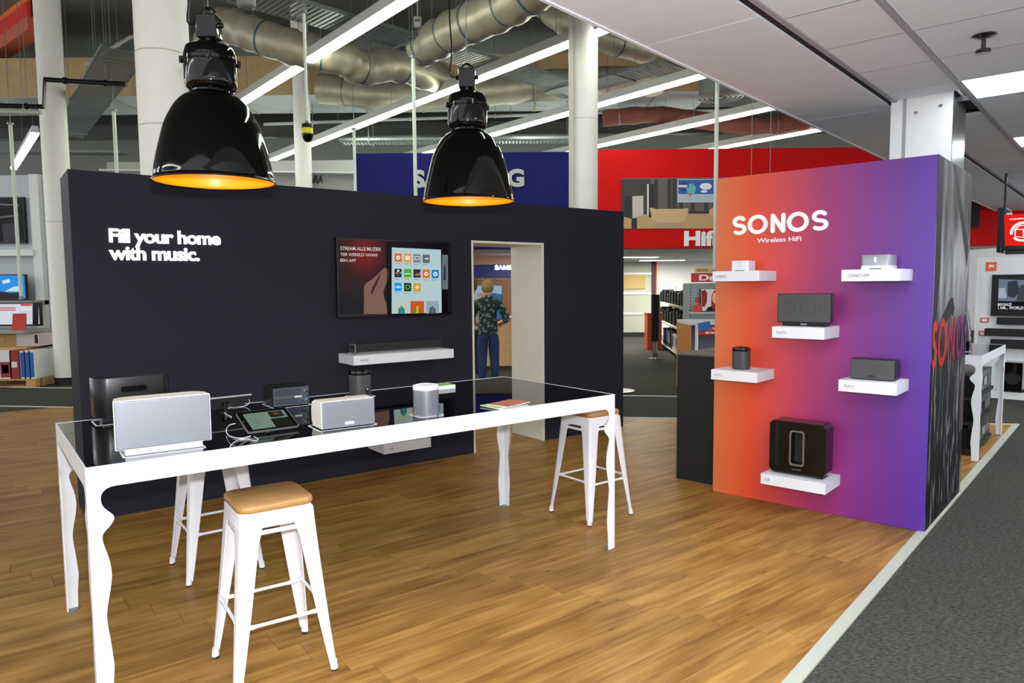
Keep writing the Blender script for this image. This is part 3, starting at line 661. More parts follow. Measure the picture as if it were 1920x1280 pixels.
def speaker_five(fr, a, b, z, lab, light, dr=0., back=False):
    t = thing('wireless_speaker', lab, 'speaker', fr, a, b, z, dr)
    w, h, d = .365, .2, .122; gm = silver if light else graphite; cm = cream if light else black_plastic; bm_ = white if light else black_plastic
    zb = .026
    def plan(s=1.): # rounded plan: flat front, curved back
        return [(x * s, y * s) for x, y in [(-w / 2, -d / 2)] + [(w / 2, -d / 2)] + [(w / 2 - .004, d / 2 - .075)] + circ(w / 2 - .07, d / 2 - .07, .066, 6, 0, 90) + circ(-w / 2 + .07, d / 2 - .07, .066, 6, 90, 180) + [(-w / 2 + .004, d / 2 - .075)]]
    P = plan()
    MB().loft([[(x, y, zb) for x, y in plan(.985)], [(x, y, zb + .004) for x, y in P], [(x, y, zb + h - .004) for x, y in P], [(x, y, zb + h) for x, y in plan(.985)]]).build('cabinet', cm if not light else white, t, smooth=40)
    if light: MB().prism([(x * .985, y * .985) for x, y in P], zb + h, zb + h + .0015).build('top_plate', cream, t, smooth=0)
    MB().box(-w / 2 + .004, w / 2 - .004, -d / 2 - .008, -d / 2 + .002, zb + .003, zb + h - .002).build('grille', gm, t, bevel=.004, seg=3)
    for cx, r in ((-.1, .045), (.03, .05), (.13, .03)):
        MB().ring(circ(cx, zb + h * .52, r, 24), circ(cx, zb + h * .52, r - .0016, 24), -d / 2 - .0086, -d / 2 - .007, 'y').build('cone_rim', gm if light else black_plastic, t)
    MB().box(-w / 2 + .035, w / 2 - .035, -d / 2 + .005, d / 2 - .02, 0, zb + .002).build('plinth', bm_, t, bevel=.003)
    MB().prism(rrect(-.022, .022, .008, .02, .005), -d / 2 + .003, -d / 2 + .006, 'y').build('badge', mat('pale_badge', (214, 216, 220), .4) if light else grey_plastic, t)
    if back:
        MB().prism(rrect(-.06, .06, zb + .125, zb + .155, .0149), d / 2 - .003, d / 2 + .001, 'y').build('carry_handle', black_gloss, t)
        MB().ring(rrect(-.068, .068, zb + .02, zb + .165, .02), rrect(-.0655, .0655, zb + .0225, zb + .1625, .018), d / 2 - .001, d / 2 + .0015, 'y').build('panel_seam', black_matt, t)
    return t
def amp_box(fr, a, b, z, lab, amp):
    t = thing('audio_receiver', lab, 'receiver', fr, a, b, z)
    w, h, d = (.17, .093, .19) if amp else (.134, .075, .138)
    def sec(s, zz): return [(x, y, zz) for x, y in rrect(-w / 2 * s, w / 2 * s, -d / 2 * s, d / 2 * s, .018, 5)]
    base = .024 if amp else .0
    if amp:
        MB().loft([sec(1.03, .0), sec(1.03, base)]).build('base', white, t, smooth=50); MB().loft([sec(1, base), sec(1, h - .002), sec(.98, h)]).build('housing', silver_shell, t, smooth=50)
    else:
        MB().loft([sec(1, .0), sec(1, h - .003), sec(.97, h)]).build('housing', white, t, smooth=50)
    MB().prism(rrect(-.006, .008, h * .42 if not amp else .045, h * .85, .004), -d / 2 - .0012, -d / 2 + .001, 'y').build('button', print_white if amp else grey_plastic, t)
    if not amp: MB().prism(rrect(-.004, .006, h * .45, h * .82, .003), -d / 2 - .0016, -d / 2 - .001, 'y').build('button_face', print_white, t)
    MB().prism([(-.035, 0), (.04, 0), (.036, .006), (-.03, .006)], -d / 2 * (1.03 if amp else 1) - .0008, -d / 2 + .001, 'y').build('foot_slot', black_matt, t, smooth=0)
    return t

amp_box(S, .282, -.14, 1.7385, 'small white cube receiver on the shelf lettered CONNECT', False)
amp_box(S, 1.2, -.135, 1.7315, 'silver and white amplifier box on the shelf lettered CONNECT:AMP', True)
speaker_five(S, .747, -.14, 1.3485, 'wide black speaker on the shelf lettered PLAY:5', False)
speaker_one(S, .287, -.16, 1.0155, 'small black upright speaker on the shelf lettered PLAY:1', False)
speaker_three(S, 1.2, -.145, 1.0115, 'wide graphite speaker on the shelf lettered PLAY:3', False)
subwoofer(S, .735, -.163, .2975, 'glossy black subwoofer with a central slot on the lowest white shelf')

# ------------------------------------------------------------------ table with wavy legs
def wavy_table(fr, a, b, L, Wd, H, lab, dr=0.):
    t = thing('bar_table', lab, 'table', fr, a, b, 0, dr)
    th = .005; az = H - .085
    MB().box(.006, L - .006, .006, Wd - .006, H - .012, H - .0015).build('glass_top', glass_black, t, smooth=0)
    for nm, bx in (('apron', (0, L, 0, th)), ('apron', (0, L, Wd - th, Wd)), ('apron', (0, th, th, Wd - th)), ('apron', (L - th, L, th, Wd - th))):
        MB().box(*bx, az, H).build(nm, white, t, smooth=0)
    k = H / .975
    prof = spline([(.052, .0), (.055, .09), (.062, .17), (.06, .21), (.054, .285), (.046, .365), (.050, .42), (.062, .48), (.070, .545), (.064, .605), (.050, .66), (.045, .69), (.05, .712), (.072, .735), (.087, .757), (.086, .775), (.068, .796), (.055, .812), (.048, .832), (.047, .852), (.052, .868), (.064, .881), (.084, .8885), (.1, .8895)], 3)
    pl = [(0, 0)] + [(p.x, p.y * k) for p in prof] + [(0, .8895 * k)]
    for sx, x0 in ((1, 0), (-1, L)):
        for sy, y0 in ((1, 0), (-1, Wd)):
            mb = MB()
            mb.prism([(x0 + sx * p[0], p[1]) for p in pl], y0, y0 + sy * th, 'y'); mb.prism([(y0 + sy * max(p[0], th), p[1]) for p in pl], x0, x0 + sx * th, 'x')
            lg = mb.build('leg', white, t, smooth=0)
            MB().prism([(x0, y0)] + [(x0 + sx * .062 * cos(radians(q)), y0 + sy * .062 * sin(radians(q))) for q in range(0, 91, 15)], 0, .004).build('foot_plate', steel, lg, smooth=0)
    return t
TH = .975
tb = wavy_table(T, 0, 0, 2.826, 1.15, TH, 'long white bar table with wavy legs and a black glass top')
def t_outline(x0, x1, y0, y1, ang=0.):
    o = MB().ring(rrect(x0, x1, y0, y1, .02, 4), rrect(x0 + .008, x1 - .008, y0 + .008, y1 - .008, .013, 4), 0, .0007)
    cx, cy = (x0 + x1) / 2, (y0 + y1) / 2
    o.xf(Matrix.Translation((cx, cy, TH - .0014)) @ Matrix.Rotation(ang, 4, 'Z') @ Matrix.Translation((-cx, -cy, 0)))
    o.build('product_outline', print_white, tb, smooth=0)
def on_t(u, v, z=TH): return T.loc(onz(u, v, z))
TZ = TH - .0014
speaker_five(T, .305, .17, TZ, 'large white speaker with a silver grille at the near end of the table', True, -.05)
t_outline(.145, .46, .075, .235, -.05)
speaker_five(T, .335, 1.035, TZ, 'large black speaker seen from behind at the far corner of the table', False, pi + .0, back=True)
t_outline(.15, .5, .93, 1.11)
speaker_three(T, 1.115, .165, TZ, 'white speaker with a pale badge near the middle of the table front', True, -.05)
t_outline(.965, 1.262, .075, .26, -.05)
speaker_one(T, 1.572, .145, TZ, 'small white and silver upright speaker on the table, right of the badge speaker', True, .35)
t_outline(1.5, 1.645, .072, .218, .0)
speaker_one(T, 1.585, .97, TZ, 'small black upright speaker showing its socket panel, at the table back', False, .1, back=True)
t_outline(1.51, 1.66, .895, 1.045)
# black receiver seen from behind
t = thing('audio_receiver', 'black receiver with a perforated rear panel and sockets on the table', 'receiver', T, 1.12, .965, TZ, -.06)
w, d, h = .205, .2, .112
MB().box(-w / 2, w / 2, -d / 2 + .004, d / 2, .006, h).build('housing', black_plastic, t, bevel=.004)
rp = MB().box(-w / 2 + .003, w / 2 - .003, -d / 2, -d / 2 + .005, .008, h - .003).build('rear_panel', mat('rear_panel', (58, 64, 76), .5), t, smooth=0)
vent = MB()
for i in range(21):
    for j in range(13):
        if 5 <= j <= 6: continue
        x, z = -w / 2 + .012 + i * .0068, .016 + j * .0068; vent.box(x, x + .0046, -d / 2 - .0006, -d / 2, z, z + .0046)
o = vent.build('vent_holes', black_matt, t, smooth=0); o['kind'] = 'stuff'
MB().box(.018, .058, -d / 2 - .004, -d / 2, .05, .06).build('label_strip', mat('label_silver', (196, 190, 176), .4), t, smooth=0)
for x, z, m_ in ((.075, .088, 'jack_gold'), (.078, .04, 'jack_blue'), (.045, .03, 'jack_blue')):
    MB().tube([(x, -d / 2, z), (x, -d / 2 - .008, z)], .006, 10).build('socket', mat(m_, (200, 170, 80) if 'gold' in m_ else (90, 120, 190), .3, metal=.6), t)
MB().tube(spline([(.075, -d / 2 - .008, .088), (.088, -d / 2 - .03, .08), (.086, -d / 2 - .028, .05), (.06, -d / 2 - .022, .03), (.045, -d / 2 - .008, .03)], 5), .0025, 6).build('link_cable', black_plastic, t)
for x in (-.07, .07): MB().box(x - .012, x + .012, -.06, .06, 0, .0065).build('foot', rubber, t, smooth=0)
t_outline(1.01, 1.235, .85, 1.08)

def tablet(fr, a, b, lab, dr, lift, tilt, scr):
    t = thing('tablet', lab, 'tablet', fr, a, b, TZ, dr)
    w, d, th = .243, .187, .009
    M = Matrix.Translation((0, 0, lift)) @ Matrix.Rotation(tilt, 4, 'X')
    MB().prism(rrect(-w / 2, w / 2, -d / 2, d / 2, .012), -th / 2, th / 2).xf(M).build('back_shell', mat('tablet_aluminium', (168, 168, 166), .35, metal=.8), t)
    MB().prism(rrect(-w / 2 + .003, w / 2 - .003, -d / 2 + .003, d / 2 - .003, .01), th / 2, th / 2 + .0012).xf(M).build('front_glass', glass_black, t)
    if scr:
        z0 = th / 2 + .0012
        def pp(x0, x1, y0, y1, m, dz=.0003, nm='screen_area'): MB().box(x0, x1, y0, y1, z0, z0 + dz).xf(M).build(nm, m, t, smooth=0)
        pp(-.095, .013, -.078, .068, screen('tablet_list', (122, 146, 132), .8))
        pp(.013, .1, -.002, .068, screen('tablet_list2', (122, 146, 132), .8)); pp(.013, .1, -.078, -.006, screen('tablet_dark', (18, 16, 10), .8))
        pp(.02, .088, .008, .062, screen('tablet_cover', (34, 24, 14), .8), .0006, 'cover_art'); pp(.04, .07, .03, .05, screen('tablet_cover2', (86, 72, 26), .8), .0009, 'cover_art')
        for k in range(6): pp(-.085, -.03 - .01 * (k % 3), .05 - k * .02, .054 - k * .02, screen('tablet_text', (96, 112, 104), .8), .0006, 'text_line')
        MB().lathe([(.006, 0), (.006, .0004)], 14).xf(M @ Matrix.Translation((-.11, 0, z0))).build('home_button', mat('home_button', (52, 34, 22), .4), t)
    else:
        MB().prism(rrect(-.02, .02, -.012, .012, .008), -th / 2 - .0006, -th / 2).xf(M).build('rear_mark', black_gloss, t)
    zc = lift
    MB().lathe([(.055, 0), (.055, .005), (.012, .007)], 20).build('stand_foot', black_plastic, t)
    MB().tube([(0, 0, .006), (0, 0, zc - .004)], .012, 12).build('stand_post', black_plastic, t)
    return t
tablet(T, .785, .285, 'tablet showing a music list, tilted on a small stand at the table front', .03, .048, .37, True)
tablet(T, .775, .95, 'tablet turned away, silver back showing, behind the white speaker', pi + .05, .05, .46, False)
def cable(name, pts, r, lab, m=print_white):
    w0 = [onz(u, v, z) for u, v, z in pts]; mb = MB().tube(spline([tuple(p) for p in w0], 6), r, 8)
    o = mb.build(name, m); return tag(o, lab, 'cable')
cz = TZ + .0035
cable('charging_cable', [(441, 794, cz + .05), (430, 797, cz + .04), (424, 806, cz + .012), (428, 815, cz), (440, 820, cz), (455, 821, cz), (470, 817, cz)], .0019, 'white charging cable looping from the left edge of the front tablet')
cable('charging_cable', [(476, 818, cz), (484, 823, cz), (478, 826, cz), (464, 823, cz), (448, 824, cz), (436, 831, cz), (431, 838, cz)], .0016, 'thin white cable lying on the glass in front of the front tablet')
cable('charging_cable', [(456, 743, cz + .07), (464, 746, cz + .05), (468, 754, cz + .02), (458, 761, cz), (440, 763, cz), (426, 766, cz), (420, 771, cz), (424, 776, cz), (434, 781, cz)], .0019, 'white charging cable curling down from the turned away tablet')
def leaflets(a, b, dr, lab, cols, w, d, step):
    for i, (c, l) in enumerate(cols):
        t = thing('brochure', l, 'brochure', T, a + .012 * i * (-1) ** i, b + .01 * (i % 2), TZ + i * step, dr + .12 * (i % 3 - 1))
        MB().box(-w / 2, w / 2, -d / 2, d / 2, 0, step - .0008).build('pages', white_wall, t, smooth=0)
        MB().box(-w / 2, w / 2, -d / 2, d / 2, step - .0008, step).build('cover', mat('cover_' + c[0], c[1], .35, noise=(14, .5)), t, smooth=0)
leaflets(2.06, .1, .15, '', [(('olive', (96, 130, 60)), 'brochure at the bottom of the small pile on the table'), (('lime', (134, 190, 50)), 'lime green brochure sticking out of the pile on the table'), (('russet', (176, 92, 50)), 'russet brochure on top of the pile on the table')], .21, .148, .005)
leaflets(2.14, .93, .1, '', [(('lime2', (150, 200, 60)), 'thick lime green leaflet pad behind the small white speaker')], .16, .12, .026)

# ------------------------------------------------------------------ bar stools
def make_stool(lab):
    t = thing('bar_stool', lab, 'stool', group='white metal stools round the bar table')
    MB().loft([[(x * s, y * s, z) for x, y in rrect(-.158, .158, -.158, .158, .05, 6)] for s, z in ((.97, .733), (1, .739), (1, .752), (.985, .760), (.955, .763))]).build('seat', wood_seat, t, smooth=50)
    def rr(h, z): return [(x, y, z) for x, y in rrect(-h, h, -h, h, .045, 5)]
    n = len(rr(.15, 0)); lo = [rr(.158, .668), rr(.150, .733)]; li = [rr(.154, .668), rr(.146, .733)]
    mb = MB(); vs = lo[0] + lo[1] + li[1] + li[0]; fs = []
    for r_ in range(4):
        for k in range(n): fs.append((r_ * n + k, r_ * n + (k + 1) % n, ((r_ + 1) % 4) * n + (k + 1) % n, ((r_ + 1) % 4) * n + k))
    mb.add(vs, fs); mb.build('seat_frame', white, t, smooth=40)
    MB().box(-.14, .14, -.14, .14, .725, .733).build('seat_pan', white, t, smooth=0)
    def corner(z):
        k = (.735 - z) / .735; return .151 + .064 * (k ** 1.12)
    def wid(z):
        k = (.735 - z) / .735; return .085 * (1 - k) ** .9 + .026 * k + (.012 * max(0, 1 - abs(k - .08) / .08))
    for sx, sy in ((1, 1), (-1, 1), (-1, -1), (1, -1)):
        loops = []
        for z in (.028, .05, .12, .2, .28, .36, .44, .52, .6, .655, .69, .72):
            c, w_ = corner(z), wid(z); r = min(.024, w_ * .55); th = .0035
            o = [(c - w_, c), (c - r, c), (c - r * .3, c - r * .08), (c - r * .08, c - r * .3), (c, c - r), (c, c - w_)]
            i_ = [(c - th, c - w_), (c - th, c - r), (c - r * .3 - th * .8, c - r * .3 - th * .8), (c - r, c - th), (c - w_, c - th)]
            loops.append([(sx * x, sy * y, z) for x, y in o + i_])
        lg = MB().loft(loops).build('leg', white, t, smooth=50)
        c = corner(.02) - .012
        MB().tube([(sx * (c + .001), sy * (c + .001), .008), (sx * (c - .001), sy * (c - .001), .045)], [.0165, .0145], 12).build('ferrule', white, lg)
        MB().lathe([(.0, 0), (.0145, 0), (.0155, .004), (.0155, .01)], 14, (sx * c, sy * c, 0)).build('rubber_foot', rubber, lg)
    zs = .272; c = corner(zs) - .01
    for (xa, ya), (xb, yb), dz in (((-c, -c), (c, -c), 0), ((c, -c), (c, c), .016), ((c, c), (-c, c), 0), ((-c, c), (-c, -c), .016)):
        p0, p1 = Vector((xa, ya, zs + dz)), Vector((xb, yb, zs + dz)); dr_ = (p1 - p0).normalized()
        MB().tube([p0, p0 + dr_ * .05, p0 + dr_ * .07, p1 - dr_ * .07, p1 - dr_ * .05, p1], [.008, .010, .0075, .0075, .010, .008], 8).build('stretcher', white, t)
    c = corner(.645) - .012
    for s in (1, -1):
        MB().bar((-c, s * c, .645), (c, s * c, .645), .004, .018).build('brace', white, t, smooth=0)
        MB().bar((s * c, -c, .64), (s * c, c, .64), .004, .018).build('brace', white, t, smooth=0)
    return t
st = make_stool('white metal bar stool with wooden seat, nearest, in front of the table')
st.location = T.w(.668, -.045); st.rotation_euler = (0, 0, T.ang - .06)
dup(st, T.w(.775, 1.265), T.ang + .0, 'white metal bar stool behind the table, its top hidden by the table')
dup(st, T.w(3.19, .6), T.ang + .0, 'white metal bar stool at the far right end of the table')

# ------------------------------------------------------------------ pendant lamps
def make_lamp(lab, p):
    t = thing('pendant_lamp', lab, 'lamp', group='black industrial pendant lamps over the table'); t.location = p
    R = .281; k = R / .30
    prof = [(.300, -.006), (.302, .0), (.296, .008), (.289, .045), (.270, .127), (.250, .2), (.227, .273), (.187, .346), (.150, .388), (.118, .408), (.104, .416)]
    sp_ = [(p.x * k, p.y) for p in spline([(a, b) for a, b in prof], 3)]
    MB().lathe(sp_ + [(.09 * k, .418), (0, .418)], 48, cap=False).build('shade', black_gloss, t, smooth=60)
    inn = [(r - .006, z + .001) for r, z in sp_[3:]]
    MB().lathe(inn + [(.06, .40), (.0, .40)], 48, cap=False).build('reflector', orange_in, t, smooth=60)
    MB().lathe([(.088, .41), (.088, .428), (.108, .436), (.117, .45), (.119, .47), (.119, .555), (.124, .558), (.124, .575), (.118, .579), (.117, .60), (.108, .628), (.08, .645), (.04, .652), (.03, .654), (.028, .68)], 40).build('ballast_housing', black_gloss, t, smooth=40)
    for a in (20, 110, 200, 290):
        x, y = .128 * cos(radians(a)), .128 * sin(radians(a))
        MB().tube([(x, y, .552), (x, y, .582)], .009, 10).build('clamp_bolt', black_gloss, t)
        x, y = .092 * cos(radians(a)), .092 * sin(radians(a)); MB().tube([(x, y, .405), (x, y, .44)], .007, 8).build('spacer', black_gloss, t)
    MB().box(-.05, .05, -.038, .038, .672, .782).build('junction_box', black_gloss, t, bevel=.008)
    MB().tube([(-.068, 0, .735), (.068, 0, .735)], .012, 10).build('cable_gland', black_gloss, t)
    MB().tube([(.032 * cos(radians(a)), 0, .785 + .03 * sin(radians(a))) for a in range(-20, 201, 20)], .007, 8).build('hook', black_gloss, t)
    MB().tube([(0, 0, .813), (0, 0, 4.837)], .003, 6).build('steel_wire', steel, t)
    MB().tube(spline([(-.07, 0, .735), (-.1, 0, .76), (-.09, .01, .9), (-.1, .03, 1.2), (-.06, .05, 1.8), (-.02, .03, 4.837)], 6), .005, 6).build('power_cord', black_plastic, t)
    MB().lathe([(0, .05), (.03, .058), (.045, .09), (.04, .13), (.025, .16), (.02, .2), (.03, .21), (.03, .4)], 20).build('bulb', bulb_m, t)
    ld = bpy.data.lights.new('lamp_light', 'POINT'); ld.energy = BULB_W; ld.color = (1, .8, .5); ld.shadow_soft_size = .05
    lo = bpy.data.objects.new('lamp_light', ld); C.objects.link(lo); lo.parent = t; lo.location = (0, 0, .03)
    return t
def lamp_at(s): return T.w(s, .575, 2.163)
make_lamp('black industrial pendant lamp over the near end of the table', lamp_at(.669))
make_lamp('black industrial pendant lamp over the far end of the table', lamp_at(2.147))

# ------------------------------------------------------------------ linear lights under the open ceiling
SDIR = Vector((cos(radians(128.6)), sin(radians(128.6)), 0))
sides = Vector((SDIR.y, -SDIR.x, 0))
def strip(p_right, ext_r, length, lab, dark=0.):
    p = onz(*p_right, 4.75) - SDIR * ext_r
    t = thing('strip_light', lab, 'strip light', group=None); t.location = p; t.rotation_euler = (0, 0, radians(128.6))
    Lg = length * 1.65
    MB().prism([(-.075, .016), (.075, .016), (.05, .15), (-.05, .15)], 0, Lg, 'x').build('rail_housing', mat('rail_grey', (206, 208, 202), .5), t, smooth=0)
    mb = MB().prism([(-.07, .016), (-.066, -.018), (-.04, -.032), (.04, -.032), (.066, -.018), (.07, .016)], 0, Lg, 'x'); mb.build('diffuser', strip_m, t, smooth=0)
    for k in range(int(Lg // 2.2) + 1):
        x = .35 + k * 2.2
        if x < Lg: MB().tube([(x, 0, .15), (x, 0, 2.25)], .004, 6).build('hanger', steel, t)
strip((765, 0), 3.96, 9.0, 'bright strip light running up between the two pendant lamps, nearest')
strip((1155, 48), 1.48, 10.6, 'bright strip light passing behind the far pendant lamp')
strip((1332, 138), 0.00, 6.6, 'bright strip light right of the far pendant lamp, ending at the white soffit')
strip((1463, 199), 0.00, 5.2, 'bright strip light crossing the thin white hanging pole above the red wall')
strip((1548, 241), 0.00, 3.0, 'short strip light, furthest, just above the red wall')
strip((66, 250), 0.00, 3.2, 'short bright strip light beside the round column at the shop edge')

# ------------------------------------------------------------------ black display plinth beside the colour wall
t = thing('display_plinth', 'black display counter with a grey top, left of the colour wall', 'counter', S, -.41, .16)
MB().box(0, .40, 0, .75, 0, 1.055).build('body', black_matt, t, smooth=0)
MB().box(-.002, .402, -.002, .752, 1.055, 1.068).build('top', mat('plinth_top', (84, 82, 76), .5), t, smooth=0)

# ------------------------------------------------------------------ columns and hanging poles
col_m = mat('column_paint', (236, 233, 224), .55)
def column(name, u0, u1, v, Y, z1, lab, ring=None, z0=0.):
    p, q_ = aty(u0, v, Y), aty(u1, v, Y); c = (p + q_) / 2; r = (q_.x - p.x) / 2
    t = sroot(name, lab, W, c.x, c.y + r, z0)
    MB().lathe([(r, .12 if z0 == 0 else 0), (r, z1 - z0)], 40, cap=False).build('shaft', col_m, t, smooth=60)
    if z0 == 0: MB().lathe([(r + .006, 0), (r + .006, .12), (r, .121)], 40).build('base_ring', black_matt, t, smooth=60)
    for z in (ring or []): MB().lathe([(r + .0015, z), (r + .0035, z + .006), (r + .0015, z + .012)], 40, cap=False).build('seam_ring', mat('seam', (196, 192, 178), .6), t, smooth=60)
    return t, r
column('column', 74, 119, 400, 12.3, 7.0, 'thin pale round column left of the dark wall', [2.8])
column('column', 241, 337, 250, 6.0, 7.0, 'thick white round column behind the left part of the dark wall', [3.0, 3.6])
t, r = column('column', 1070, 1124, 250, 9., 7.0, 'white round column between the blue wall and the red wall', [3.7])
MB().box(-r - .02, -r + .03, -r, -r + .06, 2.0, 7.0).build('edge_batten', mat('seam', (196, 192, 178), .6), t, smooth=0)
column('column', 547, 578, 250, 13.9, 7.0, 'slender white round column seen between the two pendant lamps')
pole_m = mat('pole_white', (206, 214, 200), .35)
def pole(u, v0, v1, Y, r, lab, up=True):
    p0, p1 = aty(u, v0, Y), aty(u, v1, Y); z1 = 7.0 if up else p0.z
    rod = not up
    t = thing('hanging_pole', lab, 'pole', W, p1.x, Y, p1.z)
    MB().tube([(0, 0, 0), (0, 0, z1 - p1.z)], r, 14).build('tube', pole_m, t)
    if rod: MB().tube([(0, 0, z1 - p1.z), (0, 0, 7.0 - p1.z)], .006, 6).build('rod', steel, t)
    MB().lathe([(r * 1.8, z1 - p1.z - .03), (r * 1.8, z1 - p1.z)], 14).build('ceiling_cup', steel, t)
    MB().lathe([(r * 1.02, 0), (r * 1.15, .004), (r * 1.15, .05), (r * 1.02, .054)], 14).build('end_collar', steel, t)
    return t
t = pole(576, 20, 236, 8., .017, 'white pole hanging from the ceiling with a yellow and black beacon at its end', False)
MB().lathe([(.0, .02), (.055, .02), (.06, .0), (.06, -.025)], 20).build('beacon_cap', black_plastic, t)
MB().lathe([(.06, -.0255), (.06, -.085)], 20).build('beacon_band', mat('signal_yellow', (214, 214, 20), .4), t)
MB().lathe([(.058, -.086), (.062, -.09), (.055, -.13), (.035, -.165), (0, -.178)], 20).build('beacon_dome', black_gloss, t)
p2_ = aty(780, 420, 9.5)
pole(780, 105, 400, 9.5, .024, 'white hanging pole in front of the first letter on the blue wall', False)
pole(1340, 150, 515, 7.6, .022, 'thin white hanging pole at the left edge of the colour wall')
pole(668, 240, 420, 12.8, .026, 'thin white hanging pole at the left edge of the blue wall', False)
pole(40, 230, 562, 11.2, .026, 'white hanging pole left of the thin round column', False)
pole(222, 205, 380, 11., .026, 'white hanging pole between the two round columns on the left', False)
for u, lab in ((1408, 'thin steel wire hanging before the red wall, left one of two'), (1443, 'thin steel wire hanging before the red wall, right one of two')):
    p = aty(u, 360, 8.6); tag(MB().tube([(p.x, p.y, p.z), (p.x, p.y, 7.0)], .004, 6).build('hanging_wire', steel), lab, 'wire')

# ------------------------------------------------------------------ services under the open ceiling
ins_m = mat('duct_insulation', (182, 154, 108), .75, noise=(4, .25))
foil_m = mat('foil_insulation', (176, 170, 146), .42, metal=.4, noise=(5, .4), bump=(9, 1.))
under_m = mat('duct_foil_underside', (170, 174, 172), .5, metal=.25, noise=(3, .3))
t = thing('ventilation_duct', 'large rectangular duct in brown insulation running across the ceiling', 'duct', W, -13.2, 14.4, 5.43)
MB().box(0, 17.2, 0, 1.5, 0.0, .74).build('casing', ins_m, t, smooth=0)
MB().box(0, 17.2, .01, 1.49, -.012, 0).build('foil_underside', under_m, t, smooth=0)
for k in range(14): MB().box(.5 + k * 1.2, .545 + k * 1.2, -.015, 1.515, -.02, .76).build('joint_flange', mat('flange', (150, 138, 110), .6), t, smooth=0)
def duct(name, pts, r, lab, m=foil_m, bands=6, blue=True):
    P = spline([tuple(p) for p in pts], 8); n = len(P)
    rr_ = [r * (1 + .05 * sin(i * 1.7) + .03 * sin(i * 4.1)) for i in range(n)]
    t = thing(name, lab, 'duct', W, *P[0]); off = P[0]
    MB().tube([p - off for p in P], rr_, 20).build('hose', m, t, smooth=60)
    for k in range(bands):
        i = int((k + .5) * (n - 2) / bands); d = (P[i + 1] - P[i]).normalized() * .012
        MB().tube([P[i] - off - d, P[i] - off + d], rr_[i] * 1.03, 20).build('strap', mat('blue_strap', (60, 90, 100), .5) if blue else steel, t)
    return t
duct('flexible_duct', [aty(395, 130, 11.48), aty(396, 80, 11.06), aty(420, 48, 10.64), aty(480, 66, 10.36), aty(560, 92, 10.22), aty(640, 108, 10.36), aty(680, 128, 10.64), aty(740, 122, 11.06), aty(830, 150, 12.04)], .24, 'crumpled foil duct bending behind the near pendant lamp')
duct('flexible_duct', [aty(790, 92, 10.08), aty(850, 58, 9.38), aty(930, 22, 8.68), aty(1010, -25, 7.98), aty(1100, -90, 7.28)], .24, 'thick round foil duct above the far pendant lamp')
duct('flexible_duct', [aty(990, -30, 11.48), aty(1020, 10, 12.04), aty(1060, 42, 11.71), aty(1120, 70, 12.08), aty(1220, 100, 12.57)], .2, 'round foil duct passing behind the head of the white column', bands=4)
duct('flexible_duct', [aty(600, 166, 14.2), aty(760, 180, 14.), aty(900, 172, 13.9), aty(1060, 158, 13.9), aty(1240, 150, 14.)], .28, 'long horizontal foil duct behind the far pendant lamp', bands=5, blue=False)
duct('flexible_duct', [aty(1130, 222, 15.13), aty(1240, 216, 15.01), aty(1400, 236, 14.88), aty(1520, 226, 14.88)], .17, 'rust toned insulated duct above the red wall', mat('rust_insulation', (112, 62, 48), .7, noise=(4, .5)), 3, False)
for o_ in [o for o in C.objects if o.name.startswith('flexible_duct')]:
    hz = [c for c in o_.children if c.name.startswith('strap')]
    for c_ in hz:
        q0 = Vector(c_.data.vertices[0].co); MB().tube([(q0.x, q0.y, q0.z), (q0.x, q0.y, 7.0 - o_.location.z)], .004, 6).build('hanger', steel, o_)
def tray(pts, w, lab, slots=True, h=.05):
    p0, p1 = pts; d = p1 - p0; Lg = d.length; ang = math.atan2(d.y, d.x)
    t = thing('cable_tray', lab, 'cable tray', W, p0.x, p0.y, p0.z); t.rotation_euler = (0, 0, ang)
    for y in (-w / 2, w / 2): MB().box(0, Lg, y - .006, y + .006, 0, h).build('side_rail', steel, t, smooth=0)
    rg = MB(); n = int(Lg / .07)
    for k in range(n): rg.box(k * .07, k * .07 + .042, -w / 2, w / 2, 0, .004)
    o = rg.build('rungs', steel, t, smooth=0); o['kind'] = 'stuff'
    hg = 0
    for x in (.6, Lg / 2, Lg - .6):
        MB().bar((x, -w / 2 - .02, -.012), (x, w / 2 + .02, -.012), .035, .02).build('cross_bracket', steel, t, smooth=0)
        for y in (-w / 2 - .015, w / 2 + .015): MB().tube([(x, y, -.01), (x, y, 7.0 - p0.z)], .005, 6).build('threaded_rod', steel, t)
    return t
tray((Vector((-4.06, 7.28, 4.91)), Vector((1.3, 12.5, 4.91))), .58, 'long slotted cable tray crossing diagonally above the lamps')
tray((aty(236, 95, 10.08), aty(128, 296, 15.62)), .58, 'slotted cable tray on the left, between the two round columns')
tray((aty(-60, 286, 17.81), aty(232, 288, 18.18)), .4, 'distant cable tray low behind the thin round column')
tray((aty(640, 268, 14.76), aty(1120, 258, 14.76)), .45, 'dark distant cable tray above the blue wall')
tray((aty(1040, 180, 13.2), aty(1330, 108, 11.)), .55, 'cable tray right of the white column head')
def pipe(pts, r, lab, m, nm='ceiling_pipe'):
    t = thing(nm, lab, 'pipe', W, *pts[0]); o = pts[0]
    MB().tube([p - o for p in pts], r, 10).build('run', m, t)
    n = len(pts) - 1
    for k in range(n):
        a, b = pts[k] - o, pts[k + 1] - o; L_ = (b - a).length
        if L_ < .8: continue
        for f in (.25, .75):
            c = a + (b - a) * f; dd = (b - a).normalized() * .02
            MB().tube([c - dd, c + dd], r * 1.4, 10).build('coupling', m, t)
            MB().tube([c, c + Vector((0, 0, max(.05, 7.0 - o.z - c.z)))], .005, 6).build('hanger', steel, t)
    return t
pw = mat('pipe_white', (176, 178, 172), .5)
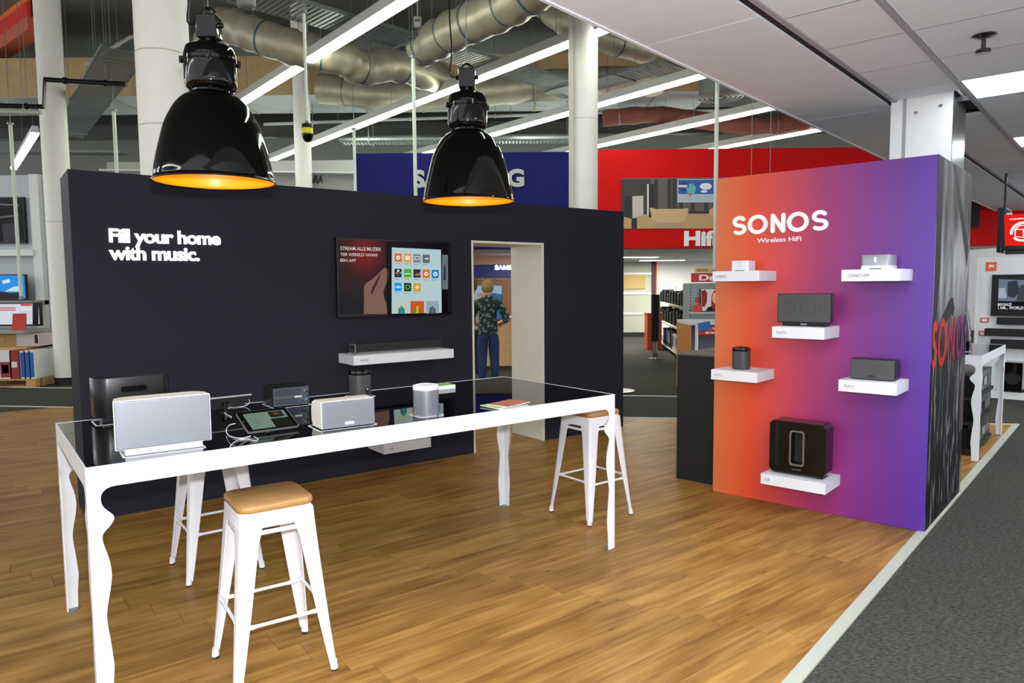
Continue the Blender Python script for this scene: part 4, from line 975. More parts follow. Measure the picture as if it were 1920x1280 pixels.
pipe([aty(495, 233, 15.2), aty(860, 220, 15.2), aty(1130, 211, 15.3), aty(1520, 204, 15.4)], .03, 'long thin white pipe across the ceiling over the blue and red walls', pw)
pipe([aty(237, 158, 10.64), aty(84, 149, 10.64), aty(82, 200, 10.64), aty(-40, 197, 10.64)], .035, 'black stepped pipe running to the thick round column', black_plastic)
pipe([aty(78, 211, 10.5), aty(-60, 206, 10.5)], .03, 'short white pipe under the black stepped pipe', pw)
pipe([aty(160, 120, 12.60), aty(240, 72, 13.16), aty(330, 40, 11.96)], .03, 'white pipe rising behind the thick round column', pw)
for i, (v, Y, lab) in enumerate(((262, 16.8, 'dark steel beam below the far ceiling, lower one'), (238, 17.2, 'dark steel beam below the far ceiling, upper one'))):
    p = aty(100, v, Y)
    t = thing('ceiling_beam', lab, 'beam', W, p.x - 3, Y, p.z)
    MB().box(0, 22, -.1, .1, 0, .02).build('flange', mat('dark_steel', (58, 60, 58), .6), t, smooth=0); MB().box(0, 22, -.1, .1, .28, .3).build('flange', MATS['dark_steel'], t, smooth=0); MB().box(0, 22, -.01, .01, .02, .28).build('web', MATS['dark_steel'], t, smooth=0)
# round air diffuser
c = aty(1350, 181, 12.88); t = thing('air_diffuser', 'round ceiling air diffuser with concentric rings above the red wall', 'air vent', W, c.x, c.y, c.z)
MB().lathe([(.37, .0), (.37, .6)], 36).build('neck', steel, t, smooth=60)
for i, r in enumerate((.41, .33, .25, .17)): MB().lathe([(r, 0), (r, -.012), (r - .045, -.02), (r - .045, -.006)], 36, cap=False).build('ring', mat('diffuser_ring', (112, 112, 106), .5), t, smooth=40)
MB().lathe([(.0, -.024), (.06, -.02), (.06, 0)], 24).build('centre_cone', MATS['diffuser_ring'], t)
c = aty(462, 12, 7.28); t = thing('ceiling_speaker', 'small round ceiling speaker grille above the near pendant lamp', 'speaker', W, c.x, c.y, c.z)
MB().lathe([(.0, -.02), (.05, -.018), (.085, -.006), (.09, 0), (.09, .08), (.03, .1)], 28).build('housing', mat('grey_housing', (130, 136, 130), .5), t); MB().lathe([(.05, -.0185), (.055, -.0225), (.06, -.017)], 24, cap=False).build('grille_ring', steel, t)
MB().tube([(0, 0, .1), (0, 0, 7.0 - c.z)], .006, 6).build('hanger', steel, t)
c = aty(783, 42, 9.80); t = thing('junction_box', 'small white switch box hanging near the ceiling above the pole', 'box', W, c.x, c.y, c.z)
MB().box(-.05, .05, -.03, .03, -.07, .07).build('housing', pw, t, bevel=.006); MB().tube([(0, 0, .07), (0, 0, 7.0 - c.z)], .008, 6).build('conduit', pw, t)
for x in (-.02, 0, .02): MB().box(x - .006, x + .006, -.033, -.03, 0, .035).build('switch', black_plastic, t, smooth=0)
# orange fascia top left
a0, a1 = aty(-80, 147, 16.5), aty(54, 64, 13.5)
t = thing('hanging_banner', 'orange and red panel hanging at the upper left ceiling', 'banner', W, a0.x, a0.y, a0.z)
d_ = a1 - a0; an = math.atan2(d_.y, d_.x); t.rotation_euler = (0, 0, an); Lh = Vector((d_.x, d_.y)).length
MB().box(-.5, Lh, 0, .05, 0.5, .8).build('upper_panel', mat('banner_orange', (232, 112, 40), .5), t, smooth=0)
MB().box(-.5, Lh, -.004, .054, .24, .5).build('lower_panel', mat('banner_red', (214, 40, 18), .5), t, smooth=0)
MB().box(-.5, Lh, -.008, .3, 0, .24).build('soffit_panel', mat('banner_salmon', (190, 92, 64), .6), t, smooth=0)
for x in (0, Lh - .1): MB().tube([(x, .025, .6), (x, .025, 7.0 - a0.z)], .006, 6).build('hanger', steel, t)

# unseen fill strips, added outside the picture to brighten columns and left walls
for k, (x, y, lab) in enumerate(((-5.2, -1.2, 'added fill strip light overhead left of the camera, middle row'), (-7.4, -1.2, 'added fill strip light overhead left of the camera, outer row'), (-10.6, 9.4, 'added fill strip light out of view at the far left, outer one'), (-9.5, 5.2, 'added fill strip light out of view to the left, nearer one'), (-12.5, 8.5, 'added fill strip light out of view to the far left'))):
    t = thing('strip_light', lab, 'strip light'); t.location = (x, y, 4.75); t.rotation_euler = (0, 0, radians(128.6))
    MB().prism([(-.075, .016), (.075, .016), (.05, .15), (-.05, .15)], 0, 6.2, 'x').build('rail_housing', MATS['rail_grey'], t, smooth=0)
    MB().prism([(-.07, .016), (-.066, -.018), (.066, -.018), (.07, .016)], 0, 6.2, 'x').build('diffuser', strip_m, t, smooth=0)
# ------------------------------------------------------------------ back shops: fascias
YF = 13.
t = sroot('wall_back_blue', 'navy blue fascia wall with large grey lettering', W, 0, YF, 0)
MB().box(-2.78, 1.35, 0, .25, 2.31, 4.02).build('fascia', navy, t, smooth=0)
sgn = thing('wall_sign', 'large grey block letters on the navy fascia', 'sign', W, 0, YF, 0)
text('lettering', 'SAMSUNG', mat('sign_grey', (176, 178, 174), .5), sgn, -1.74, .245, 3.40, 3.72, -.001, bold=.045, depth=.04, split=True)
t = sroot('wall_back_red', 'red fascia wall with a picture and a white word', W, 0, YF, 0)
MB().box(1.35, 10.5, 0, .25, 2.29, 4.05).build('fascia', red_paint, t, smooth=0)
sgn = thing('wall_sign', 'white word Hifi on the red fascia', 'sign', W, 0, YF, 0)
text('lettering', 'Hifi', print_white, sgn, 3.12, 3.71, 2.325, 2.60, -.001, bold=.045, depth=.03, split=True)
# picture on the red fascia
pc = thing('wall_picture', 'large interior photograph with two balloons on the red fascia', 'picture', W, 0, YF, 0)
def fz(u, v): p = aty(u, v, YF - .02); return (p.x, p.z)
def pic_(pts, rgb, d, nm='print_shape'): MB().prism([fz(*p) for p in pts], -.02 - d * .002 - .002, -.02 - d * .002, 'y').build(nm, mat('pic_%02x%02x%02x' % tuple(rgb), rgb, .45), pc, smooth=0)
MB().box(2.0, 4.9, -.02, 0, 2.64, 3.54).build('board', mat('pic_ground', (96, 88, 84), .5), pc, smooth=0)
cc = lambda x, y: (1120 + x / 3.2, 280 + y / 3.2)
def P4(pts, rgb, d): pic_([cc(*p) for p in pts], rgb, d)
P4([(143, 178), (320, 178), (320, 400), (143, 400)], (52, 46, 44), 1)
for x in (340, 420, 450, 490, 560, 640): P4([(x, 178), (x + 24, 178), (x + 24, 390), (x, 390)], (46, 42, 42), 1)
P4([(146, 475), (146, 410), (330, 385), (760, 385), (760, 475)], (190, 156, 104), 2)
P4([(163, 280), (210, 285), (210, 418), (163, 405)], (20, 18, 18), 3); P4([(208, 282), (276, 278), (276, 392), (208, 412)], (196, 186, 180), 3)
P4([(298, 208), (308, 208), (308, 392), (298, 392)], (214, 210, 204), 3); P4([(308, 210), (344, 208), (344, 400), (308, 410)], (16, 15, 15), 3)
P4([(205, 415), (238, 412), (238, 474), (205, 474)], (22, 20, 20), 4)
P4([(312, 352), (330, 350), (350, 358), (520, 356), (545, 352), (540, 400), (515, 432), (470, 440), (370, 440), (330, 420)], (206, 172, 128), 4); P4([(350, 440), (500, 440), (520, 474), (330, 474)], (178, 150, 120), 3)
P4([(480, 178), (720, 178), (720, 318), (480, 318)], (200, 204, 208), 3); P4([(485, 182), (720, 182), (720, 268), (485, 268)], (36, 92, 170), 4); P4([(485, 268), (720, 268), (720, 312), (485, 312)], (176, 190, 204), 4)
P4(ell(516, 222, 32, 30), (40, 52, 128), 5); P4([(486, 214), (548, 214), (547, 228), (486, 228)], (214, 220, 228), 6); P4(ell(562, 240, 28, 34), (96, 176, 182), 6)
P4([(545, 262), (570, 262), (560, 282), (550, 282)], (200, 120, 60), 7); P4(ell(650, 222, 36, 20), (232, 236, 240), 5); P4(ell(640, 252, 20, 8), (232, 236, 240), 5)
P4([(550, 370), (680, 370), (680, 386), (550, 386)], (40, 34, 32), 3); P4(ell(700, 380, 30, 30), (206, 172, 128), 4)
# white fascia left of the blue one
t = sroot('wall_back_white', 'pale fascia wall with a small dark word, left of the navy fascia', W, 0, 14.4, 0)
MB().box(-8.0, -2.78, 0, .3, 2.3, 4.15).build('fascia', mat('pale_fascia', (170, 170, 164), .6), t, smooth=0)
MB().bar((-8, -.14, 3.96), (-2.8, -.14, 3.86), .28, .03).build('ledge', white_wall, t, smooth=0)
sgn = thing('wall_sign', 'small dark handwritten style word on the pale fascia', 'sign', W, 0, 14.4, 0)
p, q_ = aty(571, 344, 14.4), aty(605, 329, 14.4)
text('lettering', 'VieRA', mat('sign_ink', (20, 40, 46), .5), sgn, p.x, q_.x, p.z, q_.z, -.001, bold=.02, depth=.02, shear=.15, split=True)
# roof over the back shops, with lights
t = sroot('ceiling_back', 'low white ceiling over the back shops', W, 0, 0, 0)
MB().box(-2.78, 10.5, YF + .25, 24, 2.36, 2.42).build('soffit', soffit_m, t, smooth=0)
MB().box(-8.0, -2.78, 14.7, 24, 2.36, 2.42).build('soffit', soffit_m, t, smooth=0)
for i, (x, y, w, d, lab) in enumerate(((3.0, 18.4, 1.5, .35, 'flat ceiling light in the back room over the grey door'), (7.0, 16., 1.4, .35, 'flat ceiling light behind the word on the red fascia'), (9.3, 16.2, 1.6, .35, 'flat ceiling light beyond the hanging red screen'), (0.25, 15.6, .5, .3, 'flat ceiling light behind the navy fascia'), (-1.8, 19.0, 1.2, .4, 'flat ceiling light deep behind the navy fascia'), (4.4, 21., 1.3, .35, 'flat ceiling light deep in the back room'), (-5.5, 17.5, 1.2, .4, 'flat ceiling light behind the pale fascia'), (8., 20., 1.3, .35, 'flat ceiling light deep on the right'))):
    t = thing('ceiling_light', lab, 'ceiling light', W, x, y, 2.36)
    MB().ring(rrect(-w / 2 - .02, w / 2 + .02, -d / 2 - .02, d / 2 + .02, .003, 1), rrect(-w / 2, w / 2, -d / 2, d / 2, .002, 1), -.03, 0).build('frame', white_wall, t, smooth=0)
    MB().box(-w / 2, w / 2, -d / 2, d / 2, -.026, -.01).build('diffuser', back_m, t, smooth=0)
# grey roller door at the far end
def fp(u, v, Y): p = aty(u, v, Y); return p.x, p.z
x0, zt = fp(1168, 484, 22.6); x1, _ = fp(1231, 484, 22.6)
t = sroot('door_1', 'grey panelled door with a red frame at the far end of the back room', W, 0, 22.6, 0)
dg = mat('door_grey', (164, 168, 156), .6)
zs_ = [.12, .72, 1.36, 1.98, zt]
for i in range(4): MB().box(x0 - .6, x1 - .16, 0, .04, zs_[i] + .01, zs_[i + 1] - .01).build('door_panel', dg, t, smooth=0)
for z in zs_[1:4]: MB().box(x0 - .6, x1 - .16, -.03, 0, z - .03, z + .03).build('door_rail', white_wall, t, smooth=0)
MB().box(x1 - .16, x1 - .04, -.02, .05, 0, zt).build('door_post', mat('door_dark', (58, 34, 34), .6), t, smooth=0)
MB().box(x0 - .6, x1, -.03, .05, zt, zt + .06).build('door_head', red_paint, t, smooth=0); MB().box(x1 - .04, x1, -.03, .05, 0, zt).build('door_jamb', red_paint, t, smooth=0)
MB().box(x0 - .6, x1 - .1, -.01, .05, 0, .12).build('kick_plate', black_matt, t, smooth=0)
MB().box(x0 - .3, x1 - .36, -.035, -.005, 1.5, 1.95).build('notice_board', mat('notice', (176, 150, 96), .7), t, smooth=0)
p = aty(1174, 484, 21.8); t = thing('exit_sign', 'small green emergency exit sign beside the grey door', 'sign', W, p.x, p.y, p.z)
MB().box(-.12, .12, 0, .03, -.07, .07).build('housing', mat('exit_green', (20, 140, 70), .4, emit=(30, 160, 90), es=.6), t, smooth=0)
MB().prism([(-.03, .02), (.0, .02), (.0, .05), (.02, .05), (.02, .02), (.05, .02), (.01, -.05)], -.004, 0, 'y').build('arrow', print_white, t, smooth=0); MB().tube([(0, .015, .07), (0, .015, .35)], .006, 6).build('hanger', steel, t)
struct(MB().box(3.0, 9.5, 22.7, 22.8, 0, 2.36).build('wall_back_room', white_wall, smooth=0), 'white back wall of the room under the red fascia')

# ------------------------------------------------------------------ loudspeaker shelving in the back room
RK = Frame(3.45, 14.0, radians(84.3))
def rk(a, b, z): return RK.w(a, b, z)
t = thing('shelf_unit', 'white shelf unit of loudspeakers in the back room, seen along its length', 'shelf unit', RK, 0, 0, 0)
shm = mat('shelf_metal', (196, 200, 190), .45)
for z in (.12, .68, 1.17): MB().box(0, 7.0, -.5, 0, z - .03, z).build('shelf_board', shm, t, smooth=0)
for a in (0, 1.4, 2.8, 4.2, 5.6, 7.0): MB().box(a - .02, a + .02, -.5, -.46, 0, 1.6).build('upright', shm, t, smooth=0)
MB().box(0, 7.0, -.52, -.5, 0, 1.5).build('back_panel', shm, t, smooth=0)
for k in range(15): MB().box(.3 + k * .45, .36 + k * .45, .0, .004, (1.1, .61)[k % 2], (1.17, .68)[k % 2]).build('price_tag', mat('price_pink', (206, 120, 104), .5), t, smooth=0)
rnd = random.Random(3)
places = ['nearest', 'second', 'third', 'fourth', 'fifth', 'sixth', 'seventh', 'eighth', 'ninth', 'tenth', 'eleventh', 'twelfth']
for z, lv in ((1.17, 'top'), (.68, 'middle')):
    a = .16
    for k in range(12):
        w = rnd.uniform(.2, .3); h = rnd.uniform(.28, .36) if lv == 'middle' else rnd.uniform(.22, .34); sil = lv == 'top' and k in (1, 2)
        t = thing('bookshelf_speaker', '%s bookshelf loudspeaker, %s from the camera on the %s shelf of the back room' % ('silver' if sil else 'black', places[k], lv), 'speaker', RK, a + w / 2, -.2, z, 0, 'loudspeakers in the back room')
        MB().box(-w / 2, w / 2, -.14, .14, 0, h).build('cabinet', mat('silver_box', (190, 192, 194), .35, metal=.3) if sil else black_plastic, t, smooth=0)
        MB().box(-w / 2 + .012, w / 2 - .012, .14, .148, .012, h - .012).build('front_grille', graphite if sil else black_matt, t, smooth=0)
        for zz, r in ((h * .35, .07), (h * .74, .035)): MB().lathe([(r, 0), (r * .8, .004), (r * .3, -.004), (0, .0)], 12).xf(Matrix.Translation((0, .149, zz)) @ Matrix.Rotation(-pi / 2, 4, 'X')).build('driver', rubber if not sil else black_matt, t)
        a += w + rnd.uniform(.1, .35)
a = .12
for k in range(12):
    w = rnd.uniform(.16, .3); h = rnd.uniform(.36, .46)
    lab = '%s product box, %s from the camera on the bottom shelf of the back room' % ('white' if k < 7 else 'black', places[k])
    t = thing('product_box', lab, 'box', RK, a + w / 2, -.22, .12, 0, 'boxes in the back room')
    MB().box(-w / 2, w / 2, -.2, .2, 0, h).build('carton', white_wall if k < 7 else black_matt, t, smooth=0)
    MB().box(-w / 2 + .02, w / 2 - .02, .2, .202, .1, h - .04).build('printed_panel', mat('box_print_%d' % (k % 3), ((70, 96, 140), (40, 40, 44), (120, 124, 128))[k % 3], .5), t, smooth=0)
    a += w + rnd.uniform(.06, .2)
def tower(u, v, Y, h, lab):
    p = onz(u, v); t = thing('tower_speaker', lab, 'speaker', W, p.x, p.y, 0)
    MB().lathe([(.0, 0), (.17, 0), (.17, .012), (.03, .03), (0, .03)], 28).build('foot_disc', chrome, t); MB().tube([(-.03, 0, .02), (-.03, 0, .4)], .028, 14).build('stem', chrome, t); MB().tube([(.03, 0, .02), (.03, 0, .4)], .028, 14).build('stem', chrome, t)
    MB().prism(rrect(-.085, .085, -.05, .05, .03), .38, h).build('grille', black_matt, t); MB().prism(rrect(.07, .1, -.052, .052, .01), .38, h).build('side_cheek', steel, t)
tower(1228, 672, 0, 1.42, 'slim black tower speaker on silver stems beside the shelf unit')
p = onz(1158, 733); t = thing('display_stand', 'dark round stand foot showing past the right end of the dark wall', 'stand', W, p.x, p.y, 0)
MB().lathe([(0, 0), (.26, 0), (.26, .012), (.02, .02), (0, .02)], 32).build('foot_disc', black_plastic, t); MB().tube([(0, 0, .015), (0, 0, 1.1)], .02, 12).build('post', black_plastic, t)
t = thing('display_counter', 'orange red counter standing behind the slim tower speaker', 'counter', W, 3.6, 17.9, 0)
MB().box(-.2, .16, 0, .4, 0, .9).build('body', mat('orange_red', (196, 74, 36), .5), t, smooth=0); MB().box(-.22, .18, -.02, .42, .9, .93).build('top', red_card, t, smooth=0)

# ------------------------------------------------------------------ end display with a small television
YE = 11.6
def ez(u, v, Y=YE): p = aty(u, v, Y); return p.x, p.z
t = thing('display_rack', 'grey perforated display rack with a red sign, left of the colour wall', 'display rack', W, 0, YE, 0)
x0, zt = ez(1292, 531); xr, _ = ez(1460, 531)
MB().box(x0, xr, 0, .4, 0, zt).build('back_panel', mat('rack_grey', (150, 158, 160), .5), t, smooth=0)
hol = MB()
for k in range(22): hol.box(x0 + .02, x0 + .035, -.001, 0, zt - .05 - k * .05, zt - .025 - k * .05)
o = hol.build('slots', black_matt, t, smooth=0); o['kind'] = 'stuff'
xs, z1 = ez(1295, 512); _, z0 = ez(1295, 529)
MB().box(xs, xr, -.06, -.03, z0, z1).build('sign_board', mat('sign_crimson', (186, 46, 54), .5), t, smooth=0)
a_, b_ = ez(1309, 526), ez(1420, 514); text('lettering', 'Draadloos', print_white, t, a_[0], b_[0], a_[1], b_[1], -.061, bold=.03, depth=.002)
xs, z1 = ez(1302, 500); _, z0 = ez(1302, 511)
MB().box(xs, xr, -.04, .0, z0, z1 + .0).build('brand_strip', mat('strip_cream', (214, 190, 130), .5), t, smooth=0)
a_, b_ = ez(1305, 509.5), ez(1326, 503.5); text('lettering', 'DENON', print_black, t, a_[0], b_[0], a_[1], b_[1], -.041, bold=.01, depth=.001)
xa, za = ez(1292, 585); MB().box(x0, xr, -.12, 0, za - .02, za).build('shelf_board', shm, t, smooth=0)
t = thing('television', 'small television showing a smiling person with long hair on the grey rack', 'television', W, 0, YE - .07, 0)
a_, b_ = ez(1313, 583, YE - .07), ez(1440, 540, YE - .07)
MB().box(a_[0], b_[0], 0, .06, a_[1], b_[1]).build('housing', black_plastic, t, smooth=0)
def E4(pts, rgb, d, nm='screen_shape'): MB().prism([ez(1280 + x / 6.4, 480 + y / 6.4, YE - .075) for x, y in pts], -.004 - d * .001 - .001, -.004 - d * .001, 'y').build(nm, screen('tvp_%02x%02x%02x' % rgb, rgb, .8), t, smooth=0)
E4([(222, 395), (1000, 395), (1000, 655), (222, 655)], (196, 190, 192), 0)
E4([(225, 420), (265, 400), (295, 440), (290, 560), (260, 610), (228, 600)], (120, 46, 24), 1)
E4([(340, 655), (345, 480), (370, 420), (410, 400), (470, 410), (490, 480), (500, 655)], (130, 48, 26), 1)
E4(ell(400, 500, 46, 72), (222, 160, 128), 2); E4([(382, 548), (420, 548), (408, 566), (392, 566)], (240, 232, 226), 3); E4([(280, 655), (300, 615), (350, 600), (370, 655)], (26, 20, 24), 3)
t = thing('display_table', 'white display cabinet with an orange side and red sign below the small television', 'cabinet', W, 0, YE - .9, 0)
Yt = YE - .9
x0, zt = ez(1293, 603, Yt); x1, _ = ez(1304, 603, Yt); xr, _ = ez(1460, 603, Yt)
MB().box(x1 - .09, xr, 0, .8, zt - .05, zt).build('top', white, t, smooth=0); MB().box(x1 - .0, x1 + .045, 0, .04, 0, zt - .05).build('leg', white, t, smooth=0)
MB().box(x1 - .09, x1 - .06, .0, .8, 0, zt - .05).build('side_panel', mat('cabinet_orange', (196, 126, 60), .5), t, smooth=0)
MB().box(x1 + .02, xr, .4, .44, 0, zt - .05).build('back_panel', mat('panel_slate', (110, 116, 128), .6), t, smooth=0)
a_, b_ = ez(1307, 628, Yt - .02), ez(1440, 610, Yt - .02); MB().box(a_[0], b_[0], .01, .03, a_[1], b_[1]).build('sign_board', red_card, t, smooth=0)
for s_, v0, v1, u1 in (('De beste', 618, 613, 1358), ('draadloze', 626, 620, 1370)):
    a_, b_ = ez(1323, v0, Yt - .02), ez(u1, v1, Yt - .02); text('lettering', s_, print_white, t, a_[0], b_[0], a_[1], b_[1], .009, bold=.02, depth=.002)
a_ = ez(1316, 609, Yt - .06); o = MB().box(-.09, .09, -.004, .004, -.06, .06).xf(Matrix.Rotation(-.2, 4, 'Y')).build('offer_card', mat('card_blue', (30, 110, 170), .5), None, (a_[0] + .05, Yt - .02, a_[1] - .02)); tag(o, 'blue offer card stuck to the white cabinet below the small television', 'card')
a_ = ez(1311, 597, YE - .14); o = MB().prism([(-.07, 0), (.07, 0), (.05, .12), (-.09, .12)], -.006, .006, 'y').build('price_card', red_card, None, (a_[0], YE - .09, za)); tag(o, 'red price card leaning on the shelf under the small television', 'card')
a_ = ez(1308, 562, YE - .02); o = MB().prism(rrect(-.035, .035, -.045, .045, .02), -.006, .0, 'y').build('price_card', mat('card_pale_red', (206, 70, 60), .5), None, (a_[0], YE - .001, a_[1])); tag(o, 'round red tag on the grey rack beside the small television', 'card')

# ------------------------------------------------------------------ shop behind the doorway
t = sroot('wall_back_brown', 'brown back wall with a lit blue band seen through the doorway', W, 0, 17., 0)
MB().box(-3.2, .9, 0, .2, 0, 1.84).build('panel', mat('brown_wall', (124, 84, 60), .6), t, smooth=0)
MB().box(-3.2, .9, -.05, .2, 1.84, 2.14).build('blue_band', mat('band_blue', (20, 40, 110), .5), t, smooth=0)
MB().box(-3.2, .9, -.02, .2, 2.14, 2.36).build('upper_panel', mat('peach_panel', (200, 160, 134), .6), t, smooth=0)
def dz(u, v, Y=17.): p = aty(u, v, Y); return p.x, p.z
sgn = thing('wall_sign', 'glowing white letters on the blue band seen through the doorway', 'sign', W, 0, 17., 0)
a_, b_ = dz(928, 506), dz(990, 496.5); text('lettering', 'SAMSUNG', mat('sign_glow', (255, 255, 255), .5, emit=(240, 250, 255), es=2.5), sgn, a_[0], b_[0], a_[1], b_[1], -.051, bold=.04, depth=.02, split=True)
sgn = thing('wall_sign', 'pale slogan on the brown wall behind the standing woman', 'sign', W, 0, 17., 0)
a_, b_ = dz(897, 524), dz(975, 515.5); text('lettering', 'De volmaakte vorm', mat('slogan_pale', (196, 170, 150), .5), sgn, a_[0], b_[0], a_[1], b_[1], -.001, bold=.0, depth=.004, split=True)
t = thing('television', 'television with a blue picture on the brown wall behind the woman', 'television', W, 0, 16.93, 0)
a_, b_ = dz(880, 600, 16.95), dz(942, 534, 16.95); MB().box(a_[0], b_[0], -.02, .05, a_[1], b_[1]).build('housing', black_plastic, t, smooth=0)
def D4(pts, rgb, d): MB().prism([dz(*p, 16.92) for p in pts], -.024 - d * .003, -.021 - d * .003, 'y').build('screen_shape', screen('tvd_%02x%02x%02x' % rgb, rgb, .8), t, smooth=0)
D4([(881, 599), (941, 599), (941, 535), (881, 535)], (150, 178, 206), 0); D4([(881, 599), (941, 599), (941, 552), (925, 549), (905, 553), (881, 550)], (54, 92, 142), 1); D4([(892, 552), (905, 548), (910, 556), (896, 558)], (196, 120, 110), 2); D4([(890, 575), (935, 570), (938, 580), (892, 584)], (96, 130, 170), 2)
t = thing('display_counter', 'warm orange wooden counter to the right of the woman', 'counter', W, 0, 14.6, 0)
a_, b_ = dz(938, 606, 14.6), dz(990, 690, 14.6)
wd = mat('counter_oak', (236, 186, 132), .45, noise=(8, .2))
MB().prism([(a_[0] - .35, .0), (a_[0] + .8, .0), (a_[0] + .8, 1.02), (a_[0] + .3, 1.02), (a_[0] - .35, .72)], 0, .6, 'y').build('body', wd, t, smooth=0)
MB().prism([(a_[0] - .4, .72), (a_[0] + .3, 1.04), (a_[0] + .3, 1.0), (a_[0] - .4, .68)], -.06, .66, 'y').build('sloping_top', mat('counter_pale', (226, 186, 136), .4), t, smooth=0)

# ------------------------------------------------------------------ people
def skin_body(chains, name, m, parent, sub=2):
    bm = bmesh.new(); lay = bm.verts.layers.skin.verify(); vs = {}; first = None
    for ch in chains:
        prev = None
        for k, (key, p, r) in enumerate(ch):
            if key not in vs:
                v = bm.verts.new(p); v[lay].radius = (r if isinstance(r, tuple) else (r, r)); vs[key] = v
                if first is None: v[lay].use_root = True; first = v
            if prev is not None and not any(e.other_vert(prev) is vs[key] for e in prev.link_edges): bm.edges.new((prev, vs[key]))
            prev = vs[key]
    me = bpy.data.meshes.new(name + '_skeleton'); bm.to_mesh(me); bm.free()
    o = bpy.data.objects.new(name, me); C.objects.link(o)
    o.modifiers.new('s', 'SKIN').use_smooth_shade = True; sb = o.modifiers.new('d', 'SUBSURF'); sb.levels = sb.render_levels = sub
    dg_ = bpy.context.evaluated_depsgraph_get(); me2 = bpy.data.meshes.new_from_object(o.evaluated_get(dg_))
    bpy.data.objects.remove(o); bpy.data.meshes.remove(me); me2.name = name; me2.materials.clear(); me2.materials.append(m)
    return link(name, me2, parent)
def blouse_mat():
    m = bpy.data.materials.new('floral_blouse'); m.use_nodes = True; nt = m.node_tree; N = nt.nodes; L = nt.links.new; b = N['Principled BSDF']
    tc = N.new('ShaderNodeTexCoord'); vo = N.new('ShaderNodeTexVoronoi'); vo.inputs['Scale'].default_value = 17; L(tc.outputs['Object'], vo.inputs['Vector'])
    cr = N.new('ShaderNodeValToRGB'); e = cr.color_ramp.elements; e[0].position = 0; e[0].color = srgb((26, 60, 56)); e[1].position = 1; e[1].color = srgb((12, 34, 36))
    e.new(.22).color = srgb((30, 76, 66)); e.new(.28).color = srgb((170, 186, 168)); e.new(.36).color = srgb((36, 88, 76)); e.new(.46).color = srgb((14, 42, 42))
    L(vo.outputs['Distance'], cr.inputs[0]); L(cr.outputs[0], b.inputs['Base Color']); b.inputs['Roughness'].default_value = .8; return m
def person(x, y, rz, lab, top_m, leg_m, hair_m, k=1., arm='hip'):
    t = thing('person', lab, 'person', W, x, y, 0, rz)
    H = lambda p: tuple(c * k for c in p)
    rs = lambda r: (r[0] * k, r[1] * k) if isinstance(r, tuple) else r * k
    hip, hl, hr = (0, 0, .92), (-.09, 0, .88), (.09, 0, .88)
    legl = [('hl', hl, .088), ('kl', (-.10, .02, .48), .06), ('cl', (-.105, -.01, .34), .058), ('al', (-.11, -.02, .09), .038), ('tl', (-.12, .10, .035), .034)]
    legr = [('hr', hr, .088), ('kr', (.10, .02, .48), .06), ('cr', (.105, -.01, .34), .058), ('ar', (.115, -.02, .09), .038), ('tr', (.13, .10, .035), .034)]
    tor = [('hip', hip, (.15, .115)), ('wa', (0, .0, 1.08), (.135, .1)), ('ch', (0, .0, 1.28), (.15, .11)), ('sh', (0, -.01, 1.42), (.11, .08)), ('nk', (0, 0, 1.50), .055), ('hd0', (0, .02, 1.56), .07), ('hd1', (0, .02, 1.64), .088), ('hd2', (0, .015, 1.70), .07)]
    if arm == 'hip': ar = [('sr', (.18, -.01, 1.385), .062), ('er', (.32, -.05, 1.12), .045), ('wr', (.20, .14, 1.02), .03), ('hdr', (.14, .2, 1.03), .034)]; al_ = [('sl', (-.18, -.01, 1.385), .062), ('el', (-.27, .02, 1.12), .045), ('wl', (-.17, .2, 1.02), .03), ('hdl', (-.1, .24, 1.04), .034)]
    else: ar = [('sr', (.18, -.01, 1.385), .062), ('er', (.24, -.02, 1.1), .045), ('wr', (.24, .06, .86), .03), ('hdr', (.24, .09, .78), .034)]; al_ = [('sl', (-.18, -.01, 1.385), .062), ('el', (-.24, -.02, 1.1), .045), ('wl', (-.24, .06, .86), .03), ('hdl', (-.24, .09, .78), .034)]
    f = lambda ch: [(a, H(p), rs(r)) for a, p, r in ch]
    body = skin_body([f(tor), f([tor[0]] + legl), f([tor[0]] + legr), f([tor[3]] + ar), f([tor[3]] + al_)], 'body', skin_m, t)
    # five fingers and a thumb on each hand
    for hd, wr in ((ar[-1][1], ar[-2][1]), (al_[-1][1], al_[-2][1])):
        d = (Vector(hd) - Vector(wr)).normalized(); sd = d.cross(Vector((0, 0, 1)));
        if sd.length < .1: sd = Vector((1, 0, 0))
        sd.normalize(); up = sd.cross(d)
        for i, ln in enumerate((.055, .068, .072, .066)):
            a0 = Vector(hd) + sd * (i - 1.5) * .016 + d * .02
            MB().tube([a0 * k, (a0 + d * ln * .55 - up * .006) * k, (a0 + d * ln - up * .022) * k], [.009 * k, .008 * k, .006 * k], 8).build('finger', skin_m, body, smooth=60)
        a0 = Vector(hd) - sd * .026 - d * .01; MB().tube([a0 * k, (a0 - sd * .02 + d * .025) * k, (a0 - sd * .024 + d * .05) * k], [.011 * k, .009 * k, .007 * k], 8).build('thumb', skin_m, body, smooth=60)
    g = lambda ch, e: [(a, H(p), rs((r[0] + e, r[1] + e) if isinstance(r, tuple) else r + e)) for a, p, r in ch]
    tt = [('hem', (0, 0, .86), (.19, .15)), ('hip', (0, 0, .95), (.18, .14)), ('wa', (0, 0, 1.08), (.155, .12)), ('ch', (0, 0, 1.28), (.165, .125)), ('sh', (0, -.015, 1.40), (.165, .13)), ('nk', (0, -.012, 1.475), (.1, .09)), ('nt', (0, -.005, 1.53), .058)]
    def half(a): s0, e0, w0 = a[0], a[1], a[2]; m_ = tuple(Vector(e0[1]).lerp(Vector(w0[1]), .45)); return [s0, e0, ('m' + e0[0], m_, .04)]
